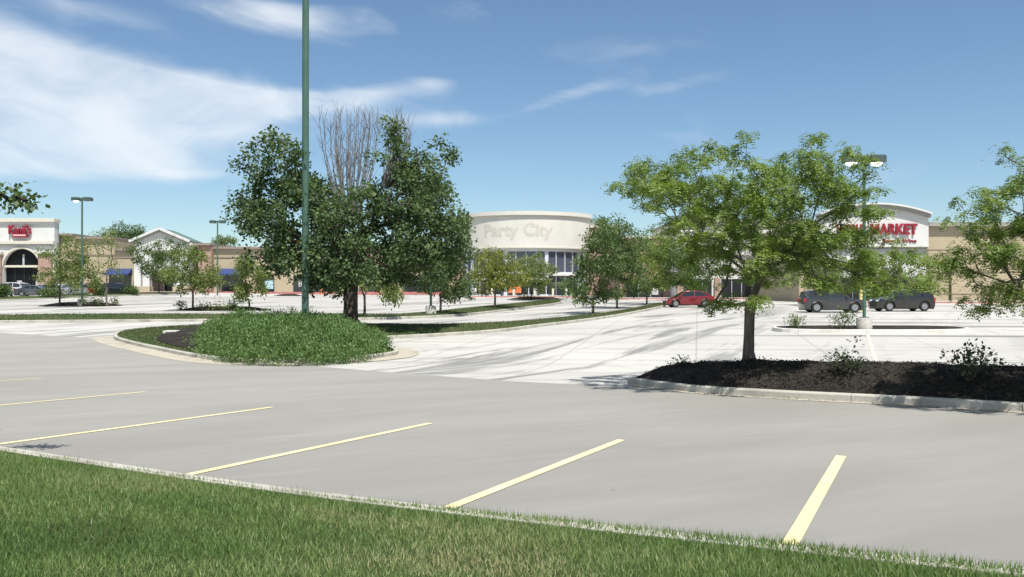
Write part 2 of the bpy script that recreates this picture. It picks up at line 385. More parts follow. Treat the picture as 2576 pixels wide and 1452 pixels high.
M['maple_leaf'] = leaf_mat('maple_leaf', [(0.0467, 0.0811, 0.0376), (0.0760, 0.1267, 0.0533), (0.1171, 0.1723, 0.0689), (0.1755, 0.2280, 0.1003)], .25, .6, .22)
M['locust_leaf'] = leaf_mat('locust_leaf', [(0.0916, 0.1502, 0.0330), (0.1373, 0.2052, 0.0440), (0.1923, 0.2656, 0.0586), (0.2656, 0.3297, 0.0823)], .38)
M['young_leaf'] = leaf_mat('young_leaf', [(0.0897, 0.1346, 0.0373), (0.1316, 0.1794, 0.0508), (0.1794, 0.2242, 0.0672), (0.2392, 0.2616, 0.0897)], .36)
M['bright_leaf'] = leaf_mat('bright_leaf', [(.13, .155, .035), (.18, .205, .045), (.225, .24, .055), (.27, .27, .075)], .38)
M['mid_leaf'] = leaf_mat('mid_leaf', [(0.0539, 0.0950, 0.0286), (0.0792, 0.1298, 0.0412), (0.1109, 0.1648, 0.0539), (0.1505, 0.2028, 0.0728)], .3)
M['deep_leaf'] = leaf_mat('deep_leaf', [(0.0299, 0.0460, 0.0184), (0.0437, 0.0644, 0.0253), (0.0598, 0.0828, 0.0345), (0.0805, 0.1035, 0.0460)], .25)
M['shrub_leaf'] = leaf_mat('shrub_leaf', [(0.0702, 0.1326, 0.0390), (0.1014, 0.1794, 0.0530), (0.1404, 0.2262, 0.0702), (0.1794, 0.2574, 0.0936)], .25)
M['grass'] = leaf_mat('grass_blade', [(0.0680, 0.1286, 0.0333), (0.1058, 0.1814, 0.0484), (0.1512, 0.2344, 0.0680), (0.2268, 0.2873, 0.1135), (0.3931, 0.3553, 0.1966)], .3)
M['strip_blade'] = leaf_mat('strip_blade', [(.062, .092, .032), (.085, .115, .040), (.105, .132, .050), (.15, .155, .075), (.23, .20, .12)], .25)
M['chip'] = leaf_mat('bark_chip', [(.012, .011, .010), (.035, .030, .026), (.075, .064, .052), (.16, .14, .11)], .0, .9, .1)
M['tyre'] = simple('tyre', (.018, .018, .018), .85); M['rim'] = simple('alloy_rim', (.30, .30, .31), .4, metal=.6)
M['car_glass'] = simple('car_glass', (.012, .014, .017), .04, spec=.9)
M['lamp_clear'] = simple('head_lamp', (.75, .77, .78), .15); M['lamp_red'] = simple('tail_lamp', (.40, .012, .012), .25)
M['black_trim'] = simple('black_trim', (.02, .02, .022), .6)
def car_paint(name, col, metal=.25):
    if name not in M: M[name] = simple(name, col, .28, metal=metal, coat=1.0)
    return M[name]
rng = np.random.default_rng(11)

# ------------------------------------------------------------------ ground sheets
def interp_line(pts):
    pts = sorted(pts); xs = [p[0] for p in pts]; ys = [p[1] for p in pts]
    def f(x):
        x = np.asarray(x, float); r = np.interp(x, xs, ys)
        s0 = (ys[1] - ys[0]) / (xs[1] - xs[0]); s1 = (ys[-1] - ys[-2]) / (xs[-1] - xs[-2])
        r = np.where(x < xs[0], ys[0] + s0 * (x - xs[0]), r); return np.where(x > xs[-1], ys[-1] + s1 * (x - xs[-1]), r)
    return f
def smooth_f(f, w=1.2):
    def g(x): x = np.asarray(x, float); return sum(f(x + d) for d in np.linspace(-w, w, 9)) / 9
    return g
seam = smooth_f(interp_line([G(0, 838), G(230, 851), G(400, 885), G(560, 906), G(760, 919), G(1000, 939), G(1300, 962), G(1593, 974), G(1952, 1004), G(2251, 1020), G(2576, 1040)]), .8)
KERB_PIX = [(0, 1152), (410, 1218), (730, 1268), (1065, 1313), (1500, 1366), (1960, 1421), (2300, 1455)]
kerbline = smooth_f(interp_line([G(*p) for p in KERB_PIX]), 1.0)
def sheet(name, xs, lo, hi, rows, dz, mat, zf=TZ):
    Xg = np.repeat(xs[:, None], rows, 1); t = np.linspace(0, 1, rows)[None, :]
    Yg = lo(xs)[:, None] * (1 - t) + hi(xs)[:, None] * t; Zg = zf(Xg, Yg) + dz
    V = np.stack([Xg, Yg, Zg], -1).reshape(-1, 3); n = len(xs); i, j = np.meshgrid(np.arange(n - 1), np.arange(rows - 1), indexing='ij')
    a = (i * rows + j).ravel(); Q = np.stack([a, a + rows, a + rows + 1, a + 1], 1)
    return fast_mesh(name, V, Q, mat, smooth=True)
def const(c): return lambda x: np.full_like(np.asarray(x, float), c)
o = sheet('ground', np.linspace(-1500, 1500, 61), const(-300), const(2500), 240, -.25, M['far_ground'], lambda x, y: TZ(x, y)); tag(o, kind='structure')
concrete_lot = sheet('concrete_lot', np.arange(-190, 121, 2.0), lambda x: np.maximum(seam(x) - .4, 3), const(186), 240, 0, M['concrete']); tag(concrete_lot, kind='structure')
asphalt = sheet('asphalt_lot', np.arange(-60, 26, .5), lambda x: np.maximum(kerbline(x) - .02, -8), lambda x: np.maximum(np.minimum(seam(x), 62), kerbline(x) + 1), 90, .012, M['asphalt']); tag(asphalt, kind='structure')

# painted stall lines: parallel, equal length, starting at the kerb
N3, F3 = np.array(G(410, 1214)), np.array(G(1083, 1068))
dirs = F3 - N3
ends = [(G(107, 953), None), (G(365, 988), None), (G(685, 1027), None), (G(1083, 1068), G(410, 1214)), (G(1563, 1111), G(1065, 1310)), (G(2115, 1152), G(1962, 1417))]
d0 = np.array(G(107, 953)) - (np.array(G(365, 988)) - np.array(G(107, 953))) * 1.05
ends = [((float(d0[0]), float(d0[1])), None)] + ends
def ground_strip(name, a, b, w, dz, mat, parent=None, n=8):
    a = np.array(a); b = np.array(b); d = (b - a) / np.linalg.norm(b - a); nrm = np.array([-d[1], d[0]]) * w / 2
    V = []
    for t in np.linspace(0, 1, n):
        for s in (-1, 1):
            p = a + (b - a) * t + nrm * s; V.append((p[0], p[1], gz(*p) + dz))
    Q = [(2 * i, 2 * i + 2, 2 * i + 3, 2 * i + 1) for i in range(n - 1)]
    return fast_mesh(name, V, Q, mat, parent)
for fe, ne in ends:
    ne = np.array(ne) if ne else np.array(fe) - dirs
    d = (np.array(fe) - ne) / np.linalg.norm(np.array(fe) - ne)
    ground_strip('painted_line', ne - d * .12, fe, .105, .018, M['paint'], asphalt, 14)
# next stall line to the right, just out of frame
e5 = np.array(G(2115, 1152)); e4 = np.array(G(1563, 1111)); ground_strip('painted_line', e5 + (e5 - e4) - dirs, e5 + (e5 - e4), .105, .018, M['paint'], asphalt, 14)
ground_strip('painted_line', G(2183, 842), G(2234, 962), .12, .006, M['pink_line'], concrete_lot, 14)
# near lawn with its kerb
def lawn_z(x, y): return TZ(x, y) + .112 + .03 * np.clip((kerbline(x) - y - .2) / .8, 0, 1) + .02 * np.clip(kerbline(x) - y, 0, 4)
lawn = sheet('lawn', np.arange(-26, 16, .4), const(-12), lambda x: kerbline(x) - .165, 60, 0, M['lawn'], lawn_z); tag(lawn, kind='structure')
def sweep_kerb(line, w, h, parent, mat, seglen=3.0, gap=.012, name='kerb_section', sink=.12, r=.03):
    """line: list of (x, y); the kerb body lies on the left of the direction of travel"""
    L = np.array(line, float); seg = np.linalg.norm(np.diff(L, axis=0), axis=1); s = np.concatenate([[0], np.cumsum(seg)])
    total = s[-1]; nseg = max(1, int(round(total / seglen))); step = total / nseg
    def P(t): return np.array([np.interp(t, s, L[:, 0]), np.interp(t, s, L[:, 1])])
    for k in range(nseg):
        t0, t1 = k * step + gap / 2, (k + 1) * step - gap / 2; n = max(2, int((t1 - t0) / .35) + 1)
        V = []; 
        prof = [(0, -sink), (0, h - r), (r * .35, h - r * .35), (r, h), (w, h), (w, -sink)]
        for t in np.linspace(t0, t1, n):
            p = P(t); q = P(min(t + .05, total)) - P(max(t - .05, 0)); q /= np.linalg.norm(q); nn = np.array([-q[1], q[0]])
            zz = gz(*p)
            for a, b in prof: V.append((p[0] + nn[0] * a, p[1] + nn[1] * a, zz + b))
        m = len(prof); Fc = []
        for i in range(n - 1):
            for j in range(m): Fc.append((i * m + j, i * m + (j + 1) % m, (i + 1) * m + (j + 1) % m, (i + 1) * m + j))
        Fc += [tuple(range(m))[::-1], tuple((n - 1) * m + j for j in range(m))]
        MB().add(V, Fc).build(name, mat, parent)
lk = empty('lawn_kerb', (0, 0, 0), kind='structure')
xs = np.arange(14, -24, -.4); sweep_kerb([(x, float(kerbline(x))) for x in xs], .17, .13, lk, M['kerb'])

# ------------------------------------------------------------------ kerbed islands
def catmull(pts, n=8, closed=True):
    P = [np.array(p, float) for p in pts]; out = []; N = len(P)
    for i in range(N if closed else N - 1):
        p0, p1, p2, p3 = (P[(i - 1) % N], P[i], P[(i + 1) % N], P[(i + 2) % N]) if closed else (P[max(i - 1, 0)], P[i], P[i + 1], P[min(i + 2, N - 1)])
        for k in range(n):
            t = k / n; out.append(.5 * ((2 * p1) + (-p0 + p2) * t + (2 * p0 - 5 * p1 + 4 * p2 - p3) * t * t + (-p0 + 3 * p1 - 3 * p2 + p3) * t ** 3))
    if not closed: out.append(P[-1])
    return np.array(out)
def ccw(L):
    x, y = L[:, 0], L[:, 1]; a = np.sum(x * np.roll(y, -1) - y * np.roll(x, -1)); return L if a > 0 else L[::-1]
def offset_in(L, d):
    t = np.roll(L, -1, 0) - np.roll(L, 1, 0); t /= np.linalg.norm(t, axis=1)[:, None] + 1e-9
    return L + np.stack([-t[:, 1], t[:, 0]], 1) * d
def seg_dist(P, L):
    A = L; B = np.roll(L, -1, 0); d = np.full(len(P), 1e9)
    for a, b in zip(A, B):
        ab = b - a; t = np.clip(((P - a) @ ab) / (ab @ ab + 1e-9), 0, 1); d = np.minimum(d, np.linalg.norm(P - (a + t[:, None] * ab), axis=1))
    return d
def inside(P, L):
    c = np.zeros(len(P), bool); A = L; B = np.roll(L, -1, 0)
    for a, b in zip(A, B):
        cond = (a[1] > P[:, 1]) != (b[1] > P[:, 1])
        with np.errstate(divide='ignore', invalid='ignore'): xi = (b[0] - a[0]) * (P[:, 1] - a[1]) / (b[1] - a[1]) + a[0]
        c ^= cond & (P[:, 0] < xi)
    return c
def fill_surface(name, L, zfun, mat, parent, step):
    mn, mx = L.min(0), L.max(0); gx, gy = np.meshgrid(np.arange(mn[0], mx[0], step), np.arange(mn[1], mx[1], step))
    P = np.stack([gx.ravel(), gy.ravel()], 1) + rng.uniform(-.2, .2, (gx.size, 2)) * step
    P = P[inside(P, L)]; P = P[seg_dist(P, L) > step * .35]
    allp = [Vector(p) for p in L] + [Vector(p) for p in P]; n = len(L)
    vs, es, fs, *_ = delaunay_2d_cdt(allp, [(i, (i + 1) % n) for i in range(n)], [], 1, 1e-5)
    V = np.array([(v.x, v.y) for v in vs]); Z = zfun(V)
    fs = [f for f in fs if len(f) == 3]
    return fast_mesh(name, np.column_stack([V, Z]), np.array(fs), mat, parent, smooth=True)
def island(name, outline, fill_mat, fill_name, mound, kerb=M['kerb'], kh=.15, step=.6, sections=3.0, mound_w=1.2, n=8, gutter=None, noise_amp=.0):
    L = ccw(catmull(outline, n)); root = empty(name, (0, 0, 0), kind='structure')
    sweep_kerb(list(L) + [L[0]], .16, kh, root, kerb, seglen=sections)
    I = offset_in(L, .15)
    ph = rng.uniform(0, 6, 6)
    def zf(V):
        d = seg_dist(V, I); b = 1 - np.exp(-(d / mound_w) ** 1.3)
        w = np.sin(V[:, 0] * 1.7 + ph[0]) * np.sin(V[:, 1] * 2.1 + ph[1]) * .5 + np.sin(V[:, 0] * 4.3 + ph[2]) * np.sin(V[:, 1] * 3.9 + ph[3]) * .3
        return TZ(V[:, 0], V[:, 1]) + np.where(inside(V, I), kh - .015 + mound * b + noise_amp * b * w, 0.0)
    fill_surface(fill_name, I, lambda V: np.maximum(zf(V), TZ(V[:, 0], V[:, 1]) + kh - .015), fill_mat, root, step)
    if gutter:
        a, b, w = gutter; idx = np.arange(a, b); G1 = L[idx % len(L)]; Lo = offset_in(L, -w)[idx % len(L)]
        V = []
        for p, q in zip(G1, Lo): V += [(p[0], p[1], gz(*p) + .022), (q[0], q[1], gz(*q) + .018)]
        fast_mesh('gutter', V, [(2 * i, 2 * i + 1, 2 * i + 3, 2 * i + 2) for i in range(len(idx) - 1)], M['gutter'], root)
    return root, L, zf
MED_PIX = [(285, 852), (310, 838), (400, 831), (520, 827), (700, 825), (900, 823), (1100, 824), (1300, 815), (1480, 796), (1570, 783), (1650, 766), (1668, 766), (1676, 771),
           (1600, 788), (1500, 805), (1300, 831), (1120, 846), (960, 855), (945, 862), (975, 878), (1003, 889), (985, 897), (900, 906), (760, 914), (620, 914), (500, 903), (400, 884), (320, 866)]
median, medL, medZ = island('median_island', [G(u, v) for u, v in MED_PIX], M['strip_grass'], 'grass_surface', .28, mound_w=2.2, step=.9)
# the gutter pan runs along the near side of the nose
nose = catmull([G(u, v) for u, v in [(287, 848), (279, 852), (290, 858), (320, 867), (400, 885), (500, 904), (620, 915), (760, 915)]], 6, False)
t_ = np.gradient(nose, axis=0); t_ /= np.linalg.norm(t_, axis=1)[:, None]; nn_ = np.stack([t_[:, 1], -t_[:, 0]], 1)
V = []
for p, q in zip(nose + nn_ * -.1, nose + nn_ * (.75)): V += [(p[0], p[1], gz(*p) + .024), (q[0], q[1], gz(*q) + .019)]
g = fast_mesh('gutter', V, [(2 * i, 2 * i + 2, 2 * i + 3, 2 * i + 1) for i in range(len(nose) - 1)], M['gutter'], median)
tip = catmull([G(u, v) for u, v in [(860, 910), (930, 905), (985, 898), (1006, 889), (980, 878)]], 6, False)
t_ = np.gradient(tip, axis=0); t_ /= np.linalg.norm(t_, axis=1)[:, None]; nn_ = np.stack([t_[:, 1], -t_[:, 0]], 1)
V = []
for p, q in zip(tip + nn_ * -.1, tip + nn_ * .7): V += [(p[0], p[1], gz(*p) + .024), (q[0], q[1], gz(*q) + .019)]
fast_mesh('gutter', V, [(2 * i, 2 * i + 2, 2 * i + 3, 2 * i + 1) for i in range(len(tip) - 1)], M['gutter'], median)
# mulch bed laid in the nose of the median
def patch(name, pix, mat, zf, dz, parent, step=.5, n=6):
    L = ccw(catmull([G(u, v) for u, v in pix], n)); return fill_surface(name, L, lambda V: zf(V) + dz, mat, parent, step)
BED = [(395, 866), (470, 846), (560, 838), (700, 836), (860, 838), (950, 866), (985, 886), (900, 900), (760, 909), (620, 908), (500, 895)]
patch('mulch_bed', BED, M['mulch'], medZ, .03, median)
STRIP = [(-260, 806), (0, 801), (300, 798), (600, 798), (870, 797), (1000, 796), (1100, 787), (1250, 771), (1390, 757), (1412, 758), (1405, 765), (1280, 782), (1150, 796), (1000, 803), (870, 806), (500, 809), (0, 813), (-260, 818)]
strip, stripL, stripZ = island('grass_strip', [G(u, v) for u, v in STRIP], M['strip_grass'], 'grass_surface', .22, step=1.4, sections=6, mound_w=2.0)

# near mulch island on the right
FR = [np.array(G(u, v)) for u, v in [(1600, 970), (1743, 989), (1952, 1003), (2251, 1019), (2576, 1039)]]
dv = FR[-1] - FR[-2]; dv /= np.linalg.norm(dv); FR += [FR[-1] + dv * 3, FR[-1] + dv * 6.5]
nb = np.array([-dv[1], dv[0]]) ; nb = nb if nb[1] > 0 else -nb
BK = [p + nb * w for p, w in zip(FR, [1.2, 2.5, 3.0, 3.1, 3.2, 3.2, 3.2])]
mul_out = FR + [FR[-1] + dv * 1.0 + nb * 1.6] + BK[::-1] + [FR[0] - dv * .45 + nb * .35]
mulch, mulL, mulZ = island('mulch_island', mul_out, M['mulch'], 'mulch_surface', .56, step=.22, sections=2.6, mound_w=.65, noise_amp=.05)
V = []
gl = catmull(FR[:-1], 6, False); t_ = np.gradient(gl, axis=0); t_ /= np.linalg.norm(t_, axis=1)[:, None]; nn_ = np.stack([t_[:, 1], -t_[:, 0]], 1)
nn_ = np.where((nn_ @ nb)[:, None] > 0, -nn_, nn_)
for p, q in zip(gl - nn_ * .05, gl + nn_ * .22): V += [(p[0], p[1], gz(*p) + .022), (q[0], q[1], gz(*q) + .018)]
fast_mesh('gutter', V, [(2 * i, 2 * i + 2, 2 * i + 3, 2 * i + 1) for i in range(len(gl) - 1)], M['gutter'], mulch)

def oval(u0, u1, v, depth, n=10):
    x0, y = G(u0, v); x1, _ = G(u1, v); cx, rx = (x0 + x1) / 2, (x1 - x0) / 2
    return [(cx + rx * math.copysign(abs(math.cos(a)) ** .7, math.cos(a)), y + depth * math.copysign(abs(math.sin(a)) ** .7, math.sin(a))) for a in [2 * math.pi * k / n for k in range(n)]]
lampisl, lampL, lampZ = island('lamp_island', oval(1945, 2430, 833, 1.6, 14), M['mulch'], 'mulch_surface', .12, kerb=M['kerb_white'], kh=.19, step=.5, sections=3.2)
islA, aL, aZ = island('planted_island', oval(108, 308, 769, 2.4), M['mulch'], 'mulch_surface', .36, kerb=M['mulch'], kh=.05, step=.8, sections=6, n=5)
islB, bL, bZ = island('planted_island', oval(448, 678, 780, 2.2), M['mulch'], 'mulch_surface', .34, kerb=M['mulch'], kh=.05, step=.8, sections=6, n=5)
islC, cL, cZ = island('planted_island', oval(1275, 1420, 754, 1.8), M['mulch'], 'mulch_surface', .45, kerb=M['mulch'], kh=.05, step=.9, sections=8, n=5)
islD, dL, dZ = island('planted_island', oval(690, 775, 744, 1.7), M['mulch'], 'mulch_surface', .45, kerb=M['mulch'], kh=.05, step=1, sections=8, n=5)
FARS = [(-200, 752), (0, 749), (170, 745), (340, 739), (440, 737), (440, 741), (340, 744), (170, 751), (0, 757), (-200, 761)]
farstrip, farL, farZ = island('hedge_strip', [G(u, v) for u, v in FARS], M['strip_grass'], 'grass_surface', .1, step=2.0, sections=10, n=5)
# concrete lid set in the grass of the median nose
lx, ly = G(432, 853); lz = float(medZ(np.array([[lx, ly]]))[0])
o = MB().box(-.29, .29, -.3, .3, -.1, .07).build('drain_lid', M['kerb_white'], None, bevel=.02); o.location = (lx, ly, lz); o.rotation_euler.z = .1
tag(o, 'pale square concrete drain lid set in the grass of the median nose', 'drain lid')

# ------------------------------------------------------------------ foliage
def diamonds(C, D, S, size, aspect):
    """C base points, D unit leaf directions, S unit side vectors -> folded leaf quads"""
    n = len(C); l = size[:, None]; w = l * aspect
    N = np.cross(D, S); V = np.empty((n, 4, 3), np.float32)
    V[:, 0] = C; V[:, 1] = C + D * l * .45 + S * w * .5 + N * l * .06; V[:, 2] = C + D * l; V[:, 3] = C + D * l * .45 - S * w * .5 + N * l * .06
    return V.reshape(-1, 3), np.arange(n * 4, dtype=np.int32).reshape(-1, 4)
def unit(a): return a / (np.linalg.norm(a, axis=-1, keepdims=True) + 1e-9)
def leaf_cloud(r, cen, rad, n_per, size, aspect, droop=.3, flat=.75, sprig=True):
    """leaves grouped on sprigs round each cluster centre"""
    k = len(cen)
    if sprig:
        ns = max(1, n_per // 7); sp = cen[:, None, :] + unit(r.normal(size=(k, ns, 3))) * (r.random((k, ns, 1)) ** .45) * np.asarray(rad)[:, None, None] * np.array([1, 1, flat])
        sp = sp.reshape(-1, 3); pc = np.repeat(sp, 7, 0) + r.normal(size=(len(sp) * 7, 3)) * size * .75; cc = np.repeat(np.repeat(cen, ns, 0), 7, 0)
    else:
        pc = (cen[:, None, :] + unit(r.normal(size=(k, n_per, 3))) * (r.random((k, n_per, 1)) ** .4) * np.asarray(rad)[:, None, None] * np.array([1, 1, flat])).reshape(-1, 3); cc = np.repeat(cen, n_per, 0)
    n = len(pc); d = unit(unit(pc - cc) * .7 + r.normal(size=(n, 3)) * .55 + np.array([0, 0, -droop])); s = unit(np.cross(d, unit(r.normal(size=(n, 3)) * .6 + np.array([0, 0, 1.]))))
    V, Q = diamonds(pc, d, s, size * r.uniform(.6, 1.25, n), aspect)
    cv = np.repeat(r.normal(0, .10, k), n // k); var = np.clip(.45 + cv + r.normal(0, .20, n), 0, 1)
    return V, Q, np.repeat(var, 4)
def frond_cloud(r, cen, rad, n_per, length, pairs=5, lw=.026, ll=.06, droop=.8):
    k = len(cen); base = (cen[:, None, :] + unit(r.normal(size=(k, n_per, 3))) * (r.random((k, n_per, 1)) ** .5) * np.asarray(rad)[:, None, None] * np.array([1, 1, .6])).reshape(-1, 3)
    n = len(base); a = r.uniform(0, 2 * math.pi, n); h = np.stack([np.cos(a), np.sin(a), np.zeros(n)], 1); up = r.uniform(-.1, .5, n); L = length * r.uniform(.6, 1.25, n)
    cv = np.repeat(r.normal(0, .13, k), n_per); var0 = .45 + cv + r.normal(0, .12, n)
    Vs, vs = [], []; off = 0; Qs = []
    for j in range(pairs):
        t = (j + .7) / pairs; p = base + h * (L * t)[:, None] + np.array([0, 0, 1.]) * (L * (up * t - droop * t * t))[:, None]
        tang = unit(h + np.array([0, 0, 1.]) * (up - 2 * droop * t)[:, None]); side = np.cross(tang, np.array([0, 0, 1.])); side = unit(side)
        for sg in (-1, 1):
            d = unit(side * sg + tang * .45 + r.normal(size=(n, 3)) * .25 + np.array([0, 0, -.15])); s = unit(np.cross(d, np.cross(tang, side)))
            V, Q = diamonds(p, d, s, ll * r.uniform(.7, 1.2, n), lw / ll); Vs.append(V); Qs.append(Q + off); off += len(V); vs.append(np.repeat(np.clip(var0 + r.normal(0, .1, n), 0, 1), 4))
    return np.concatenate(Vs), np.concatenate(Qs), np.concatenate(vs)
def grow(r, trunk, cen, r0, rmin=.006, wig=.06, exp=1.95, sides=5):
    """limbs from the trunk points to every cluster centre, with thickness from what they carry"""
    nodes = [np.array(p, float) for p in trunk]; par = [-1] + list(range(len(trunk) - 1)); ntr = len(trunk)
    root = nodes[-1]; order = np.argsort(np.linalg.norm(cen - root, axis=1))
    start = max(0, ntr - 3)
    leafnode = []
    for i in order:
        c = cen[i]; A = np.array(nodes[start:]); d = np.linalg.norm(A - c, axis=1)
        dr = np.linalg.norm(c - root)
        cost = d + .45 * np.maximum(0, np.linalg.norm(A - root, axis=1) - dr * .8) + .5 * np.maximum(0, A[:, 2] - c[2] + .0)
        k = start + int(np.argmin(cost)); p = nodes[k]; dist = np.linalg.norm(c - p); m = max(1, int(dist / max(.25, .10 * dr + .25)))
        prev = k; bow = np.array([0, 0, .10 * dist]) + r.normal(size=3) * wig * dist
        for j in range(1, m + 1):
            t = j / m; q = p + (c - p) * t + bow * 4 * t * (1 - t) * .5 + (r.normal(size=3) * wig * .5 * dist / m if j < m else 0)
            nodes.append(q); par.append(prev); prev = len(nodes) - 1
        leafnode.append(prev)
    N = np.array(nodes); par = np.array(par); load = np.zeros(len(N)); 
    for l in leafnode: load[l] += 1
    for i in range(len(N) - 1, 0, -1): load[par[i]] += load[i]
    tot = load[0]; R = np.maximum(rmin, r0 * (np.maximum(load, .5) / tot) ** (1 / exp))
    return N, par, R
def limb_mesh(N, par, R, sides=5):
    idx = np.arange(1, len(N)); A = N[par[idx]]; B = N[idx]; d = unit(B - A); ref = np.where(np.abs(d[:, 2:3]) > .9, np.array([[1., 0, 0]]), np.array([[0, 0, 1.]])); a = unit(np.cross(d, ref)); b = np.cross(d, a)
    ang = 2 * np.pi * np.arange(sides) / sides; ring = a[:, None, :] * np.cos(ang)[None, :, None] + b[:, None, :] * np.sin(ang)[None, :, None]
    R1 = np.minimum(R[par[idx]], R[idx] * 1.6); V = np.concatenate([A[:, None, :] + ring * R1[:, None, None], B[:, None, :] + d[:, None, :] * (R[idx] * .4)[:, None, None] + ring * R[idx][:, None, None]], 1)
    n = len(idx); base = (np.arange(n) * 2 * sides)[:, None]; k = np.arange(sides)[None, :]; k2 = (k + 1) % sides
    Q = np.stack([base + k, base + k2, base + sides + k2, base + sides + k], -1).reshape(-1, 4)
    return V.reshape(-1, 3), Q
def trunk_mesh(pts, rads, sides=12, flare=1.5):
    P = np.array(pts, float); V = []; 
    for i, (p, rr) in enumerate(zip(P, rads)):
        for k in range(sides):
            a = 2 * math.pi * k / sides; f = 1 + .07 * math.sin(3 * a + i * .4) + .05 * math.sin(5 * a + 1)
            if i == 0: f *= flare * (1 + .18 * math.sin(4 * a + 1))
            V.append((p[0] + math.cos(a) * rr * f, p[1] + math.sin(a) * rr * f, p[2]))
    Q = [(i * sides + k, i * sides + (k + 1) % sides, (i + 1) * sides + (k + 1) % sides, (i + 1) * sides + k) for i in range(len(P) - 1) for k in range(sides)]
    return np.array(V), np.array(Q)
def join(parts):
    Vs, Qs, o_ = [], [], 0
    for V, Q in parts: Vs.append(V); Qs.append(Q + o_); o_ += len(V)
    return np.concatenate(Vs), np.concatenate(Qs)
def tree_from(name, label, cat, base, trunk, trads, cen, rad, leafm, barkm, kind, seed, group=None, n_per=60, size=.15, aspect=.7, extra=None, limb_r=None, **kw):
    """base: world point; trunk, cen: points relative to it"""
    r = np.random.default_rng(seed); root = empty(name, base, 0, label, cat, group)
    N, par, R = grow(r, trunk, cen, limb_r or trads[-1] * .95, rmin=kw.pop('rmin', .008), wig=kw.pop('wig', .07))
    tm = trunk_mesh(trunk, trads, flare=kw.pop('flare', 1.35)); k = len(trunk)
    keep = np.ones(len(N), bool); lm = limb_mesh(N[:], par, np.concatenate([np.minimum(R[:k], trads[:k]) * .9, R[k:]]))
    fast_mesh('trunk', *join([tm, lm]), barkm, root, smooth=True)
    if kind == 'frond': V, Q, va = frond_cloud(r, cen, rad, n_per, size, **kw)
    else: V, Q, va = leaf_cloud(r, cen, rad, n_per, size, aspect, **kw)
    fast_mesh('crown', V, Q, leafm, root, va)
    return root, r
def blobs_to_clusters(r, blobs, D, base, depth, dens, uc, W, jitter=1.0):
    """blobs given on the picture plane through the trunk -> cluster centres spread through the crown's depth"""
    pm = F / D; C, Rr = [], []
    for u, v, ru, rv in blobs:
        n = max(4, int(dens * ru * rv / pm ** 2)); a = unit(r.normal(size=(n, 3))) * (r.random((n, 1)) ** .45)
        x = X(u, D) + a[:, 0] * ru / pm; z = Zv(v, D) + a[:, 2] * rv / pm
        ext = depth * np.sqrt(np.clip(1 - ((u - uc) / W) ** 2, .12, 1)); y = D + r.uniform(-1, 1, n) * ext
        C.append(np.stack([x, y, z], 1))
    C = np.concatenate(C); return C - np.array(base)

# big maple on the median
D0 = 41.5; mx = X(880, D0); mb = (mx, D0, float(medZ(np.array([[mx, D0]]))[0]) - .08)
r_ = np.random.default_rng(5)
MAPLE = [(628, 530, 38, 42), (668, 495, 45, 60), (700, 455, 42, 62), (735, 400, 28, 48), (760, 455, 50, 70), (800, 455, 18, 44), (790, 520, 60, 70), (690, 580, 70, 55), (720, 640, 70, 40), (790, 600, 70, 60),
         (842, 535, 36, 44), (880, 590, 70, 70), (930, 525, 38, 40), (985, 440, 26, 56), (1002, 352, 12, 28), (1000, 400, 20, 28), (960, 540, 60, 70), (1030, 430, 42, 55), (1060, 480, 45, 50), (1040, 560, 70, 60),
         (1112, 378, 20, 24), (1085, 420, 24, 30), (1105, 470, 30, 40), (1100, 540, 55, 60), (1135, 590, 42, 60), (1120, 640, 55, 48), (1050, 640, 80, 55), (960, 640, 80, 60), (880, 670, 90, 40), (790, 670, 75, 36), (1000, 690, 80, 30), (1150, 560, 26, 36), (850, 710, 50, 25), (930, 705, 50, 25), (1100, 680, 60, 25), (690, 655, 45, 24)]
cen = blobs_to_clusters(r_, MAPLE, D0, mb, 4.7, 17.0, 885, 330)
tr = [(0, 0, 0), (.0, 0, .35), (.02, 0, 1.0), (.0, .02, 1.7), (-.02, .02, 2.3)]
maple, rm = tree_from('maple_tree', 'large dark green maple with a bare dead top on the grass median', 'tree', mb, tr, [.40, .37, .33, .34, .40], cen, np.full(len(cen), .47), M['maple_leaf'], M['bark'], 'leaf', 5, n_per=112, size=.155, aspect=.85, limb_r=.36, flare=1.45, rmin=.014)
# its dead crown: long bare twigs fanning upward
Vt = MB(); rr = random.Random(4)
pm = F / D0
for k in range(60):
    tu = 812 + 215 * ((k + rr.random()) / 60); 
    tv = 262 + 30 * rr.random() + 60 * abs((tu - 900) / 130) ** 2 * rr.uniform(.5, 1.2) * .6
    su = 885 + (tu - 900) * .12; sv = 560
    if tu > 960: su, sv = 960 + (tu - 960) * .2, 470
    dep = rr.uniform(-1.2, 1.2); a = Vector((X(su, D0), D0 + dep * .3, Zv(sv, D0))); b = Vector((X(tu, D0), D0 + dep, Zv(tv, D0)))
    pts = [a.lerp(b, t) + Vector(((tu - 900) / pm * .22 * math.sin(math.pi * t) + rr.gauss(0, .03), rr.gauss(0, .04), rr.gauss(0, .03))) for t in np.linspace(0, 1, 7)]
    Vt.tube([p - Vector(mb) for p in pts], [.045, .036, .03, .024, .018, .013, .007], 4)
    for q in range(6):
        t = rr.uniform(.3, .92); i = min(5, int(t * 6)); p = pts[i].lerp(pts[i + 1], t * 6 - i); e = p + Vector((rr.uniform(-.5, .5), rr.uniform(-.35, .35), rr.uniform(.35, 1.0)))
        mid = (p + e) / 2 + Vector((rr.gauss(0, .04), 0, -.04)); Vt.tube([x - Vector(mb) for x in (p, mid, e)], [.013, .010, .005], 3)
dead = Vt.build('dead_branches', M['dead_twig'], maple, smooth=True); dead['label'] = 'bare grey dead branches at the top of the maple'

